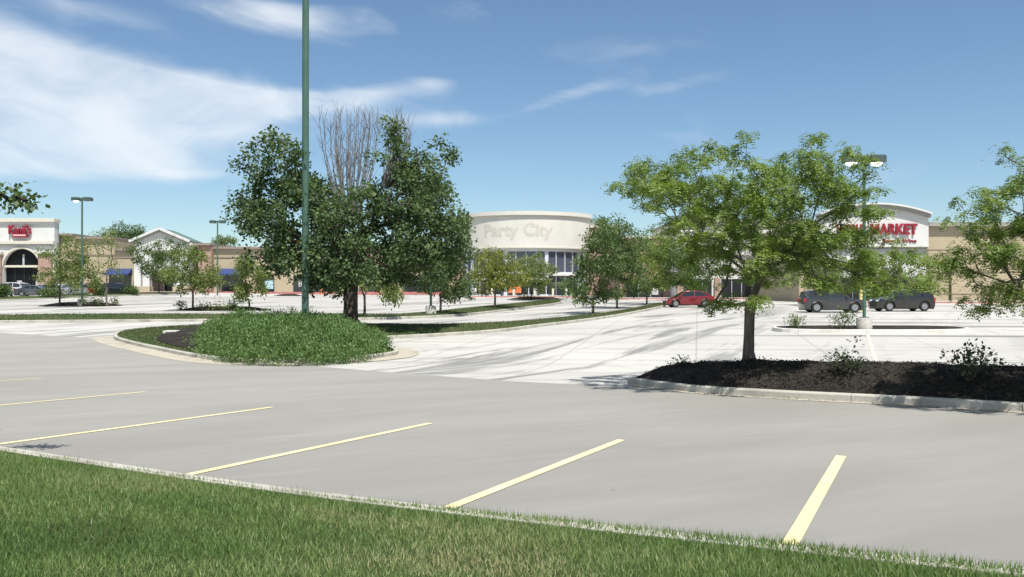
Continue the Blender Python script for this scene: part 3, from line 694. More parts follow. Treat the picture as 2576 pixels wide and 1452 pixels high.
# honey locust on the near mulch island
D1 = 18.2; hx = X(1883, D1); hb = (hx, D1, float(mulZ(np.array([[hx, D1]]))[0]) - .06)
LOC = [(1598, 425, 34, 24), (1580, 455, 30, 16), (1650, 440, 50, 40), (1700, 395, 38, 28), (1720, 440, 60, 45), (1785, 395, 46, 26), (1800, 440, 52, 38), (1640, 490, 60, 26), (1700, 500, 60, 34), (1770, 500, 70, 40), (1850, 470, 50, 26), (1840, 520, 60, 40),
       (1900, 440, 36, 24), (1950, 440, 46, 40), (1990, 395, 26, 30), (1998, 440, 55, 40), (2043, 410, 40, 28), (2051, 450, 55, 36), (2081, 430, 32, 32), (2089, 490, 48, 36), (1975, 500, 70, 40), (2028, 520, 70, 40), (1900, 530, 50, 30), (1930, 570, 80, 40), (2081, 550, 60, 36),
       (1790, 570, 90, 40), (1700, 560, 60, 30), (1860, 610, 90, 36), (1780, 640, 70, 34), (1982, 620, 80, 40), (2043, 600, 80, 40), (2104, 600, 60, 36), (1830, 690, 60, 30), (1740, 610, 50, 26), (1950, 656, 80, 30), (2040, 656, 70, 26), (2160, 660, 60, 34), (2150, 630, 40, 26), (2220, 666, 60, 30), (2120, 696, 70, 24), (2250, 711, 56, 26), (2180, 716, 60, 22), (2300, 716, 34, 14), (1970, 706, 60, 22), (1820, 745, 36, 24), (1800, 770, 26, 18), (2330, 696, 24, 8)]
cen = blobs_to_clusters(r_, LOC, D1, hb, 2.6, 95.0, 1920, 440)
tr = [(0, 0, 0), (.0, 0, .25), (.01, 0, .6), (.02, 0, 1.0), (.04, 0, 1.25)]
tree_from('honey_locust_tree', 'airy green honey locust with forked trunk on the near mulch island', 'tree', hb, tr, [.125, .112, .10, .10, .115], cen, np.full(len(cen), .20), M['locust_leaf'], M['bark_pale'], 'frond', 8, group='honey locusts', n_per=21, size=.19, limb_r=.085, ll=.066, lw=.030, rmin=.003, wig=.11, flare=1.25)
# second honey locust, mostly beyond the right edge
D2 = 13.6; hx2 = X(2800, D2); hb2 = (hx2, D2, float(mulZ(np.array([[hx2, D2]]))[0]) - .06)
LOC2 = [(2440, 490, 40, 24), (2500, 470, 45, 26), (2480, 520, 60, 30), (2560, 490, 60, 40), (2430, 560, 34, 14), (2500, 570, 70, 34), (2570, 560, 60, 60), (2450, 630, 60, 34), (2400, 650, 40, 20), (2380, 665, 30, 12), (2520, 640, 70, 50), (2580, 660, 60, 60), (2440, 690, 50, 18), (2530, 715, 60, 34), (2500, 740, 40, 20), (2590, 740, 60, 30), (2500, 775, 36, 10),
        (2650, 440, 80, 60), (2650, 560, 100, 80), (2640, 690, 90, 60), (2760, 380, 120, 80), (2780, 520, 140, 100), (2790, 660, 120, 60), (2900, 420, 120, 80), (2950, 560, 120, 100), (2920, 680, 100, 50), (2610, 360, 34, 18), (2620, 400, 40, 24), (3050, 520, 80, 80)]
cen = blobs_to_clusters(r_, LOC2, D2, hb2, 1.3, 80.0, 2790, 430)
tree_from('honey_locust_tree', 'honey locust cut off by the right edge, in front of the tan block wall', 'tree', hb2, tr, [.12, .108, .10, .10, .11], cen, np.full(len(cen), .15), M['locust_leaf'], M['bark_pale'], 'frond', 9, group='honey locusts', n_per=18, size=.16, ll=.052, lw=.024, limb_r=.08, rmin=.003, wig=.11, flare=1.25)
# tree on the lawn beyond the left edge: one leafy branch reaches into the picture
lb = (-7.4, 8.3, float(lawn_z(-7.4, 8.3)) - .05); r2 = np.random.default_rng(3)
cc = unit(r2.normal(size=(70, 3))) * (r2.random((70, 1)) ** .4) * np.array([1.7, 1.9, 1.3]) + np.array([-.15, 0, 3.6])
cc = cc[cc[:, 0] + lb[0] < -.66 * (cc[:, 1] + lb[1])]
tipc = np.array([[X(u, 8.6), 8.6 + dy, Zv(v, 8.6)] for u, v, dy in [(2, 487, 0), (28, 490, .05), (50, 498, -.05), (66, 506, 0), (12, 505, .1), (70, 496, .05), (-30, 480, 0)]]) - np.array(lb)
cen = np.concatenate([cc, tipc]); rad = np.concatenate([np.full(len(cc), .42), np.full(len(tipc), .07)])
tr = [(0, 0, 0), (0, 0, .4), (.02, 0, 1.1), (0, 0, 1.8), (0, .02, 2.2)]
tree_from('lawn_tree', 'leafy tree beyond the left edge with one branch reaching into the picture', 'tree', lb, tr, [.11, .10, .09, .085, .09], cen, rad, M['mid_leaf'], M['bark'], 'leaf', 3, n_per=35, size=.062, aspect=.7)

# smaller trees standing on islands and strips
def small_tree(name, label, u, v, blobs, leafm, seed, zf=None, group=None, dens=6.0, n_per=105, size=.20, rad=.50, barkm=None, tw=.085, D=None, depth=None, fork=None):
    if D is None: x, y = G(u, v)
    else: x, y = X(u, D), D
    z = gz(x, y)
    if zf: x, y, z = G_on(u, v, zf)
    b = (x, y, z - .06); r = np.random.default_rng(seed); pm = F / y
    blobs = [(q[0] + (q[0] - u) * .06, q[1] - q[3] * .18, q[2] * 1.28, q[3] * 1.2) for q in blobs]; W = max(abs(q[0] - u) + q[2] for q in blobs) * 1.05
    cen = blobs_to_clusters(r, blobs, y, b, depth or W / pm * .9, dens, u, W)
    low = min((HZ - (q[1] + q[3])) for q in blobs); h = fork or max(.6, Zv(HZ - low, y) - b[2] + .25)
    tr = [(0, 0, 0), (0, 0, h * .15), (.01, 0, h * .5), (.0, .01, h * .8), (.0, 0, h)]
    return tree_from(name, label, 'tree', b, tr, [tw * 1.1, tw, tw * .9, tw * .85, tw * .85], cen, np.full(len(cen), rad), leafm, barkm or M['bark'], 'leaf', seed, group=group, n_per=n_per, size=size, aspect=.6, droop=.5, limb_r=tw * .8, rmin=.008)[0]
GS = 'young trees on the parking islands'
small_tree('young_tree', 'full olive green young tree left of the leftmost lamp post', 150, 766, [(165, 670, 40, 40), (180, 640, 22, 30), (140, 690, 34, 28), (200, 690, 26, 40), (165, 710, 50, 18), (175, 625, 12, 18)], M['young_leaf'], 21, aZ, GS)
small_tree('young_tree', 'thin sparse young tree just right of the leftmost lamp post', 268, 770, [(262, 610, 16, 28), (275, 600, 20, 20), (270, 640, 14, 30), (255, 690, 26, 14), (290, 690, 24, 16), (268, 665, 10, 20)], M['young_leaf'], 22, aZ, GS, dens=3.4, n_per=35, size=.2, barkm=M['bark_pale'], tw=.075, fork=3.0)
small_tree('young_tree', 'dark green tree in front of the white gabled storefront', 400, 741, [(397, 640, 40, 32), (360, 660, 24, 30), (430, 650, 26, 30), (395, 690, 40, 28), (445, 630, 14, 14)], M['mid_leaf'], 23, None, GS, n_per=98, size=.28, rad=.7, dens=3.6)
small_tree('young_tree', 'left of the two trees on the shrubbed mulch island, wide low crown', 485, 779, [(488, 660, 34, 28), (460, 690, 36, 24), (515, 690, 40, 26), (490, 720, 58, 18), (505, 645, 26, 16), (440, 705, 22, 14), (540, 700, 24, 18)], M['young_leaf'], 24, bZ, GS)
small_tree('young_tree', 'right of the two trees on the shrubbed mulch island, drooping low branch', 627, 781, [(625, 680, 36, 28), (608, 700, 34, 22), (650, 700, 32, 24), (622, 655, 16, 16), (625, 725, 44, 14), (612, 745, 16, 20), (598, 735, 12, 12)], M['young_leaf'], 25, bZ, GS, dens=6.0)
GM = 'young trees on the grass strips'
small_tree('young_tree', 'low tree on the grass strip directly behind the maple trunk', 917, 793, [(930, 725, 36, 26), (970, 730, 36, 22), (895, 715, 30, 24), (990, 745, 14, 12)], M['young_leaf'], 26, stripZ, GM)
small_tree('young_tree', 'tree on the grass strip beside the lamp post behind the maple', 1108, 787, [(1110, 700, 34, 36), (1145, 710, 36, 36), (1080, 720, 28, 26), (1125, 740, 48, 14), (1165, 730, 18, 20)], M['mid_leaf'], 27, stripZ, GM, dens=8.5)
small_tree('young_tree', 'bright yellow green tree in front of the curved storefront', 1245, 773, [(1250, 662, 38, 26), (1225, 690, 34, 26), (1280, 690, 40, 26), (1245, 718, 52, 16), (1300, 700, 22, 18)], M['bright_leaf'], 28, stripZ, GM, dens=10.0)
small_tree('young_tree', 'thin grey green tree by the doors of the curved storefront', 1336, 756, [(1340, 660, 34, 22), (1370, 690, 30, 24), (1325, 700, 34, 22), (1350, 720, 44, 12)], M['young_leaf'], 29, cZ, GS, dens=6.5, n_per=77, barkm=M['bark'], size=.24)
small_tree('young_tree', 'nearest tree on the far median, right of the curved storefront', 1492, 790, [(1490, 660, 44, 44), (1460, 700, 30, 34), (1520, 690, 36, 40), (1490, 735, 52, 22), (1510, 600, 30, 26), (1470, 750, 20, 14)], M['mid_leaf'], 30, medZ, GM, dens=8.5)
small_tree('young_tree', 'second tree along the far median, tall crown left of the red car', 1552, 776, [(1540, 590, 40, 40), (1570, 620, 46, 46), (1545, 680, 44, 44), (1585, 700, 34, 34), (1560, 740, 40, 16)], M['mid_leaf'], 31, medZ, GM, dens=8.5)
small_tree('young_tree', 'third tree along the far median, closest to the red car', 1627, 766, [(1640, 640, 50, 44), (1600, 650, 36, 40), (1680, 680, 50, 40), (1630, 710, 60, 26), (1700, 720, 36, 22), (1665, 600, 40, 26)], M['locust_leaf'], 32, medZ, GM, dens=7.5, n_per=84)
small_tree('young_tree', 'dark tree standing behind the red car and the near honey locust', 1745, 757, [(1720, 690, 40, 34), (1760, 660, 46, 36), (1700, 650, 36, 30), (1740, 720, 50, 18)], M['mid_leaf'], 33, None, GM, D=86, dens=7)
small_tree('young_tree', 'tree in front of the red-lettered facade, behind the dark grey car', 2075, 762, [(2070, 690, 50, 30), (2040, 670, 36, 26), (2110, 680, 40, 28), (2085, 715, 60, 16)], M['mid_leaf'], 34, None, GM, D=84, dens=7)
small_tree('young_tree', 'tree half hidden behind the right lamp post, before the facade', 2230, 762, [(2215, 690, 50, 22), (2260, 710, 46, 18), (2180, 710, 40, 18), (2230, 665, 30, 16)], M['mid_leaf'], 35, None, GM, D=80, dens=5)
GB = 'trees showing above the roofs'
small_tree('roofline_tree', 'round green tree showing above the roof left of the gable', 336, 741, [(336, 592, 30, 26), (318, 605, 22, 18), (356, 605, 20, 18), (336, 640, 30, 40)], M['mid_leaf'], 41, None, GB, D=196, dens=2.0, n_per=105, size=.42, rad=1.2, tw=.25)
small_tree('roofline_tree', 'olive tree showing above the roof behind the sparse young tree', 276, 741, [(282, 598, 20, 22), (262, 610, 18, 18), (276, 640, 24, 36)], M['young_leaf'], 42, None, GB, D=192, dens=2.0, n_per=84, size=.42, rad=1.1, tw=.25)
small_tree('roofline_tree', 'low tree tops showing above the roof right of the gable', 560, 741, [(545, 607, 14, 9), (565, 606, 16, 9), (583, 609, 12, 8), (562, 640, 28, 30)], M['young_leaf'], 43, None, GB, D=210, dens=2.4, n_per=84, size=.4, rad=1.2, tw=.22)
small_tree('roofline_tree', 'tree tops showing behind the brick wall right of the curved drum', 1500, 741, [(1492, 562, 14, 8), (1508, 566, 14, 8), (1500, 600, 20, 30)], M['young_leaf'], 44, None, GB, D=200, dens=2.4, n_per=84, size=.4, rad=1.1, tw=.22)

# shrubs
def shrub(name, label, x, y, z, w, h, leafm, seed, n=26, n_per=21, size=.12, group=None, loose=0.0, rad=.16):
    r = np.random.default_rng(seed); root = empty(name, (x, y, z), 0, label, 'shrub', group)
    a = unit(r.normal(size=(n, 3))) * (r.random((n, 1)) ** .4); c = a * np.array([w / 2, w / 2, h / 2]) * (1 + loose * r.normal(size=(n, 1))) + np.array([0, 0, h * .54]); c[:, 2] = np.maximum(c[:, 2], .06)
    V, Q, va = leaf_cloud(r, c, np.full(n, rad), n_per, size, .55, droop=-.1); fast_mesh('foliage', V, Q, leafm, root, va)
    mb = MB()
    for p in c[:: max(1, n // 9)]: mb.tube([(0, 0, -.05), (p[0] * .4, p[1] * .4, p[2] * .45), tuple(p)], [.018, .012, .006], 4)
    mb.build('stem', M['bark'], root); return root
def shrub_px(name, label, u, v, wpx, hpx, leafm, seed, zf=None, **kw):
    x, y = G(u, v); z = gz(x, y)
    if zf: x, y, z = G_on(u, v, zf)
    return shrub(name, label, x, y, z - .02, wpx / F * y, hpx / F * y, leafm, seed, **kw)
shrub_px('rose_shrub', 'dark leafy rose shrub on the mulch right of the honey locust trunk', 2132, 941, 70, 66, M['deep_leaf'], 51, mulZ, n=24, n_per=14, size=.075, loose=.25, rad=.09, group='rose shrubs on the near mulch')
shrub_px('rose_shrub', 'wider dark rose shrub nearest the right edge of the mulch island', 2440, 956, 118, 86, M['deep_leaf'], 52, mulZ, n=38, n_per=14, size=.075, loose=.3, rad=.09, group='rose shrubs on the near mulch')
shrub_px('weed_tuft', 'thin weeds at the tip of the near mulch island', 1705, 921, 60, 22, M['young_leaf'], 53, mulZ, n=10, n_per=7, size=.06, loose=.3, rad=.06)
shrub_px('low_shrub', 'small olive shrub at the left end of the lamp island', 2003, 822, 46, 28, M['young_leaf'], 54, lampZ, n=22, size=.10, group='shrubs on the lamp island')
shrub_px('low_shrub', 'taller green shrub beside the lamp post on the lamp island', 2120, 826, 56, 44, M['mid_leaf'], 55, lampZ, n=28, size=.10, loose=.2, group='shrubs on the lamp island')
for i, (u, w, h, mm, lb_) in enumerate([(455, 26, 22, 'deep_leaf', 'dark shrub at the left end of the two-tree island'), (512, 30, 16, 'young_leaf', 'low bright shrub right of the left tree on the two-tree island'), (545, 26, 16, 'young_leaf', 'middle low shrub between the two trees on the island'), (577, 28, 16, 'young_leaf', 'low round shrub left of the dark one between the two trees'), (617, 24, 24, 'deep_leaf', 'dark shrub just left of the right tree on the two-tree island')]):
    shrub_px('island_shrub', lb_, u - 28 if i == 4 else u, 780, w, h, M[mm], 60 + i, bZ, n=14, n_per=14, size=.16, rad=.22, group='shrubs on the two-tree island')
for i, (u, w, h, mm, lb_) in enumerate([(210, 24, 20, 'mid_leaf', 'grey green shrub left of the concrete base of the leftmost lamp'), (235, 24, 18, 'deep_leaf', 'dark shrub close to the concrete base of the leftmost lamp'), (252, 22, 18, 'mid_leaf', 'shrub between the leftmost lamp base and the sparse tree'), (288, 34, 18, 'young_leaf', 'yellow green shrub right of the sparse young tree')]):
    shrub_px('island_shrub', lb_, u, 770, w, h, M[mm], 70 + i, aZ, n=14, n_per=14, size=.16, rad=.22, group='shrubs on the lamp and tree island')
for i, (u, w, h, v, lb_) in enumerate([(2, 46, 30, 748, 'clipped round shrub at the left edge of the hedge strip'), (128, 60, 22, 748, 'wide clipped shrub in front of the silver cars'), (247, 40, 34, 744, 'round dark clipped shrub beside the small red car'), (329, 30, 18, 741, 'small clipped shrub in front of the dark parked car')]):
    shrub_px('clipped_shrub', lb_, u, v, w, h, M['mid_leaf'], 80 + i, farZ, n=50, n_per=21, size=.26, rad=.35, group='clipped shrubs along the hedge strip')
shrub_px('island_shrub', 'round dark shrub on the island in front of the doors', 1323, 756, 26, 18, M['deep_leaf'], 90, cZ, n=20, n_per=14, size=.2, rad=.3)
shrub_px('verge_bush', 'large green bush against the tan block wall at right', 2490, 759, 90, 44, M['mid_leaf'], 91, None, n=60, n_per=21, size=.2, rad=.4)
# dense low shrubs filling the nose of the median
def shrub_bed():
    r = np.random.default_rng(77); L = ccw(catmull([G(u, v) for u, v in [(508, 893), (512, 866), (560, 846), (700, 842), (850, 844), (930, 862), (955, 882), (930, 899), (880, 913), (760, 921), (640, 919), (560, 907)]], 6))
    mn, mx = L.min(0), L.max(0); P = r.uniform(mn, mx, (9000, 2)); P = P[inside(P, L)][:1700]; d = seg_dist(P, L)
    u_ = r.random(len(P)); hgt = (.36 + .40 * np.clip(d / .7, 0, 1)) * (.8 + .3 * np.sin(P[:, 0] * 2.1 + 1) * np.sin(P[:, 1] * 1.7)) * r.uniform(.75, 1.12, len(P))
    zb = np.where(inside(P, medL), medZ(P), TZ(P[:, 0], P[:, 1]) + .06); c = np.column_stack([P, zb + hgt * (u_ ** .45)])
    edge = offset_in(L, -.12); e = edge[r.integers(0, len(edge), 260)] + r.normal(size=(260, 2)) * .14; c = np.concatenate([c, np.column_stack([e, TZ(e[:, 0], e[:, 1]) + r.uniform(.12, .42, 260)])])
    V1, Q1, v1 = leaf_cloud(r, c, np.full(len(c), .15), 42, .10, .42, droop=-.5, flat=1.0)
    t = c[r.integers(0, 1700, 300)] + np.array([0, 0, .12]); V2, Q2, v2 = leaf_cloud(r, t, np.full(300, .09), 14, .11, .3, droop=-1.0, flat=1.7)
    o = fast_mesh('shrub_bed', np.concatenate([V1, V2]), np.concatenate([Q1, Q2 + len(V1)]), M['shrub_leaf'], None, np.concatenate([v1, v2]))
    tag(o, 'dense mass of low green shrubs filling the nose of the median', 'shrubs', kind='stuff')
shrub_bed()
# grass blades on the near lawn
def blades(name, P, Z, h, w, r, parent=None, vmean=.42, patchf=None, mat=None):
    n = len(P); a = r.uniform(0, 2 * math.pi, n); side = np.stack([np.cos(a), np.sin(a), np.zeros(n)], 1); lean = r.normal(size=(n, 3)) * .42; lean[:, 2] = 1; lean = unit(lean)
    B = np.column_stack([P, Z]); hh = h * r.uniform(.45, 1.25, n); V = np.empty((n, 3, 3)); V[:, 0] = B - side * w / 2; V[:, 1] = B + side * w / 2; V[:, 2] = B + lean * hh[:, None]
    va = np.clip(vmean + r.normal(0, .15, n) + (patchf(P) if patchf is not None else 0), 0, 1)
    return fast_mesh(name, V.reshape(-1, 3), np.arange(n * 3).reshape(-1, 3), mat or M['grass'], parent, np.repeat(va, 3))
def vnoise(P, s, seed):
    r = np.random.default_rng(seed); v = 0
    for k in range(7): d = r.normal(size=2) * s; v = v + np.sin(P @ d + r.uniform(0, 6))
    return v / 3.5
rg = np.random.default_rng(31)
P = np.column_stack([rg.uniform(-9.5, 5, 640000), rg.uniform(2.6, 12.5, 640000)]); P = P[P[:, 1] < kerbline(P[:, 0]) - np.interp(P[:, 0], [-5, -1.5, .5], [.175, .15, .05]) - .03 * vnoise(P, 3.0, 44)]; P = P[(np.abs(P[:, 0]) < .9 * P[:, 1] + 1.0)]
ed = np.clip((kerbline(P[:, 0]) - .165 - P[:, 1]) / .30, 0, 1); lf = np.interp(P[:, 0], [-5, -1.5, .5], [.35, .5, 1.0])
hm = (.050 + .02 * vnoise(P, 2.2, 3) * .5) * (lf + (1 - lf) * ed)
o = blades('grass', P, np.maximum(lawn_z(P[:, 0], P[:, 1]), np.where(P[:, 1] > kerbline(P[:, 0]) - .165, TZ(P[:, 0], P[:, 1]) + .128, -9)) - .004, np.clip(hm, .014, .08), .0075, rg, None, .36, lambda Q: .30 * vnoise(Q, 1.1, 5) + .15 * vnoise(Q, 4, 6) + .25 * np.clip(vnoise(Q, 2.4, 9) - .45, 0, 1)); tag(o, 'mown green lawn grass in the near left corner', 'grass', kind='stuff')
Pe = np.column_stack([rg.uniform(-9, 4, 2600), np.zeros(2600)]); Pe[:, 1] = kerbline(Pe[:, 0]) - np.interp(Pe[:, 0], [-5, -1.5, .5], [.19, .17, .05]) + rg.normal(0, .03, 2600)
o = blades('grass', Pe, np.maximum(lawn_z(Pe[:, 0], Pe[:, 1]), np.where(Pe[:, 1] > kerbline(Pe[:, 0]) - .165, TZ(Pe[:, 0], Pe[:, 1]) + .126, -9)) - .01, np.full(len(Pe), .06), .007, rg, None, .45); tag(o, 'ragged grass tips hanging over the near lawn kerb', 'grass', kind='stuff')
for nm, L, zf, n, h, lab, par in [('grass', medL, medZ, 46000, .085, 'short grass growing on the median island', median), ('grass', stripL, stripZ, 30000, .10, 'short grass growing on the long far strip', strip)]:
    mn, mx = L.min(0), L.max(0); P = rg.uniform(mn, mx, (n * 5, 2)); P = P[inside(P, offset_in(L, .16))][:n]
    if L is medL: P = P[~inside(P, ccw(catmull([G(u, v) for u, v in BED], 6)))]
    o = blades('grass', P, zf(P), np.full(len(P), h), .035, rg, par, .34, lambda Q: .28 * vnoise(Q, .35, 15) + .08, M['strip_blade']); tag(o, kind='stuff')
# bark chips on the near mulch
n = 16000; mn, mx = mulL.min(0), mulL.max(0); P = rg.uniform(mn, mx, (n * 4, 2)); P = P[inside(P, offset_in(mulL, .2))][:n]; k = len(P)
B = np.column_stack([P, mulZ(P) + .008]); d = unit(np.column_stack([rg.normal(size=(k, 2)), rg.normal(size=k) * .35])); s = unit(np.cross(d, np.array([0, 0, 1.]) + rg.normal(size=(k, 3)) * .4))
V, Q = diamonds(B, d, s, rg.uniform(.03, .09, k), .4); o = fast_mesh('bark_chips', V, Q, M['chip'], mulch, np.repeat(np.clip(rg.normal(.32, .2, k), 0, 1), 4)); tag(o, kind='stuff')
# leaf litter and grit lying along the near kerb of the mulch island
n = 700; t = rg.random(n); gi = (t * (len(gl) - 1)).astype(int); Pq = gl[gi] + nn_[gi] * np.abs(rg.normal(0, .16, n))[:, None] + rg.normal(size=(n, 2)) * .08
V, Q = diamonds(np.column_stack([Pq, TZ(Pq[:, 0], Pq[:, 1]) + .026]), unit(np.column_stack([rg.normal(size=(n, 2)), rg.normal(size=n) * .2])), unit(np.column_stack([rg.normal(size=(n, 2)), rg.normal(size=n) * .2])), rg.uniform(.015, .05, n), .5)
o = fast_mesh('leaf_litter', V, Q, M['chip'], mulch, np.repeat(np.clip(rg.normal(.5, .25, n), 0, 1), 4)); tag(o, kind='stuff')

# ------------------------------------------------------------------ lamp posts
def lamp_post(label, x, y, z, top, w, heads=True, base='concrete', group='green parking lot lamp posts', rot=0, lit=(1, 1), hs=1.0):
    root = empty('lamp_post', (x, y, z), rot, label, 'lamp post', group); h = top - z
    if base == 'concrete': MB().lathe([(.36, -.25), (.36, .46), (.33, .50)], 20).build('concrete_base', M['base_concrete'], root, smooth=True); z0 = .50
    else: MB().box(-.34, .34, -.34, .34, -.2, .30).build('base_cover', M['green_metal'], root, bevel=.03); z0 = .30
    MB().tube([(0, 0, z0 - .02), (0, 0, h)], [w / 2 * 1.03, w / 2 * .97], 16).build('pole', M['green_metal'], root, smooth=True)
    MB().box(-.17, .17, -.17, .17, z0, z0 + .035).build('flange', M['green_metal'], root)
    MB().box(-.55 * hs, .55 * hs, -.06, .06, h - .22 * hs, h - .08 * hs).build('arm', M['lamp_green'], root)
    for sg, l in zip((-1, 1), lit):
        c = sg * .60 * hs; hd = MB().prism([(c - .36 * hs, h - .34 * hs), (c + .36 * hs, h - .34 * hs), (c + .36 * hs, h - .04 * hs), (c + .30 * hs, h + .02 * hs), (c - .30 * hs, h + .02 * hs), (c - .36 * hs, h - .04 * hs)], -.32 * hs, .32 * hs).build('lamp_head', M['lamp_green'], root, bevel=.02)
        if l: MB().lathe([(.28 * hs, -.003), (.25 * hs, -.06 * hs), (.15 * hs, -.13 * hs), (.02, -.155 * hs)], 16, c=(c, 0, h - .34 * hs)).build('lens', M['lens'], hd, smooth=True)  # lens only on heads given the painted-in daylight glint
    return root
D = 38.0; px = X(768, D); pz = float(medZ(np.array([[px, D]]))[0])
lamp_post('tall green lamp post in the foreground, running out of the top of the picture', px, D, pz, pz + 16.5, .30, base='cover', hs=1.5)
def lamp_px(label, u, vb, vt, w, zf=None, D=None, **kw):
    x, y = G(u, vb) if D is None else (X(u, D), D)
    z = gz(x, y)
    if zf is not None and D is None: x, y, z = G_on(u, vb, zf)
    return lamp_post(label, x, y, z, Zv(vt, y), w, **kw)
lamp_px('green lamp post with two heads with painted-in sun glint on the island in front of the parked cars', 2174, 826, 392, .15, lampZ, hs=1.0)
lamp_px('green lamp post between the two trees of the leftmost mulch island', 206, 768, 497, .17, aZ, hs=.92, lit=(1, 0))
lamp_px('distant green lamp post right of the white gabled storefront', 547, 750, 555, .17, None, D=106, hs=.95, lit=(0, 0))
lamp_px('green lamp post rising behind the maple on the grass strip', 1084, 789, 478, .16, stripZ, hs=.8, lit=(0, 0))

# ------------------------------------------------------------------ buildings
def B(parent, name, mat, u0, u1, v0, v1, D, front=0.0, depth=.3, bevel=0, back=None):
    """box whose front face, at depth D - front, covers the given picture rectangle at depth D"""
    return MB().box(X(u0, D), X(u1, D), D - front, (D - front + depth) if back is None else back, Zv(v1, D), Zv(v0, D)).build(name, mat, parent, bevel=bevel)
def text_mesh(s, size, name, mat, parent, loc, rotz=0, thick=.06, width=None, bold=.0, bend=None, spacing=1.0, zs=1.0):
    cu = bpy.data.curves.new(name, 'FONT'); cu.body = s; cu.size = size; cu.extrude = thick / 2; cu.offset = bold; cu.align_x = 'CENTER'; cu.align_y = 'CENTER'; cu.space_character = spacing; cu.resolution_u = 3
    tmp = bpy.data.objects.new(name + '_tmp', cu); COL.objects.link(tmp); dg = bpy.context.evaluated_depsgraph_get(); me = bpy.data.meshes.new_from_object(tmp.evaluated_get(dg)); bpy.data.objects.remove(tmp)
    n = len(me.vertices); co = np.empty(n * 3); me.vertices.foreach_get('co', co); co = co.reshape(-1, 3); co = co[:, [0, 2, 1]] * np.array([1, -1, 1])
    co[:, 2] *= zs
    if width: co[:, 0] *= width / (co[:, 0].max() - co[:, 0].min()); co[:, 0] -= (co[:, 0].max() + co[:, 0].min()) / 2
    if bend: a = co[:, 0] / bend + (loc[3] if len(loc) > 3 else 0); rr_ = bend - co[:, 1]; co = np.column_stack([np.sin(a) * rr_, -np.cos(a) * rr_, co[:, 2]])
    me.vertices.foreach_set('co', co.astype(np.float32).ravel()); me.update(); me.materials.clear(); me.materials.append(mat)
    o = bpy.data.objects.new(name, me); COL.objects.link(o); o.parent = parent; o.location = loc[:3]; o.rotation_euler.z = rotz; return o

# --- restaurant with arched front, far left
D = 150.0; gzL = gz(X(60, D), D); vb = HZ + (EYE - gzL) / D * F + 4
kb = empty('arched_restaurant', (0, 0, 0), 0, 'white stucco restaurant front with a tall arched opening and red lettering', 'building')
def arch_wall(parent, name, mat, u0, u1, vtop, vbot, uc, ru, vspring, D, y0, y1):
    xs0, xs1 = X(u0, D), X(u1, D); c = X(uc, D); rx = ru / F * D; zs = Zv(vspring, D); zt = Zv(vtop, D); zb = Zv(vbot, D); n = 22
    arc = [(c + rx * math.cos(a), zs + rx * math.sin(a)) for a in np.linspace(0, math.pi, n)]
    mb = MB()
    mb.box(xs0, c - rx, y0, y1, zb, zt); mb.box(c + rx, xs1, y0, y1, zb, zt)
    for i in range(n - 1):
        (xa, za), (xb, zb_) = arc[i], arc[i + 1]; mb.add([(xa, y0, za), (xb, y0, zb_), (xb, y0, zt), (xa, y0, zt), (xa, y1, za), (xb, y1, zb_), (xb, y1, zt), (xa, y1, zt)], [(0, 1, 2, 3), (4, 7, 6, 5), (0, 4, 5, 1), (3, 2, 6, 7)])
    return mb.build(name, mat, parent)
arch_wall(kb, 'wall', M['white_stucco'], -23, 141, 562, vb, 59, 46, 672, D, D - .6, D + .4)
B(kb, 'side_wall', M['grey_stucco'], -23, 141, 562, vb, D, -.42, .5)
B(kb, 'cornice', M['trim'], -26, 144, 551, 560, D, 1.1, 2.2, bevel=.05)
B(kb, 'cornice_band', M['white_stucco'], -24.5, 142.5, 560.2, 564.5, D, .85, 1.5)
B(kb, 'belt_course', M['trim'], -25, 142, 607, 615, D, 1.15, .54, bevel=.04)
B(kb, 'belt_band', M['grey_stucco'], -14, 133, 615.2, 619, D, .9, .28)
for u0, u1 in ((-19, 12), (106, 138)):
    B(kb, 'pilaster', M['pink_brick'], u0, u1, 641, vb, D, 1.3, .69)
    B(kb, 'pilaster_cap', M['trim'], u0 - 3, u1 + 3, 634, 641, D, 1.6, .98, bevel=.03)
    B(kb, 'pilaster_band', M['trim_brown'], u0 - 1, u1 + 1, 686, 689.5, D, 1.42, .1)
mb = MB(); c = X(59, D); rx = 46 / F * D; zs = Zv(672, D)
mb.add([(c + rx * math.cos(a), D + .1, zs + rx * math.sin(a)) for a in np.linspace(0, math.pi, 22)], [tuple(range(22))]); mb.build('arch_window', M['dark_glass'], kb)
mb = MB(); arc_in = [(c + (rx - .02) * math.cos(a), zs + (rx - .02) * math.sin(a)) for a in np.linspace(0, math.pi, 24)]; arc_o = [(c + (rx + .32) * math.cos(a), zs + (rx + .32) * math.sin(a)) for a in np.linspace(0, math.pi, 24)]
mb.prism(arc_in + arc_o[::-1], D - .78, D - .62).build('arch_moulding', M['trim'], kb)
B(kb, 'arch_mullion', M['grey_stucco'], 56.5, 61, 640, 667, D, .0, .1)
B(kb, 'transom_beam', M['trim'], 13, 105, 667.5, 673, D, .35, .5)
B(kb, 'entrance_recess', M['dark_glass'], 13, 105, 673.2, vb, D, -.3, .1)
for u in (47, 94): B(kb, 'poster', M['poster'], u - 6, u + 6, 706, 722, D, -.22, .06)
for u in (36, 59, 82): B(kb, 'entrance_mullion', M['dark_metal'], u - .7, u + .7, 674, vb, D, -.2, .08)
text_mesh("Kanji's", 2.0, 'sign_letters', M['sign_red'], kb, (X(58, D), D - 1.0, Zv(580, D)), thick=.35, width=56 / F * D, bold=.045)
sb = B(kb, 'sign_panel', M['sign_red'], 41, 77, 590, 598, D, 1.3, .69); B(sb, 'sign_face', M['sign_pink'], 43, 75, 591.4, 595, D, 1.34, .04)

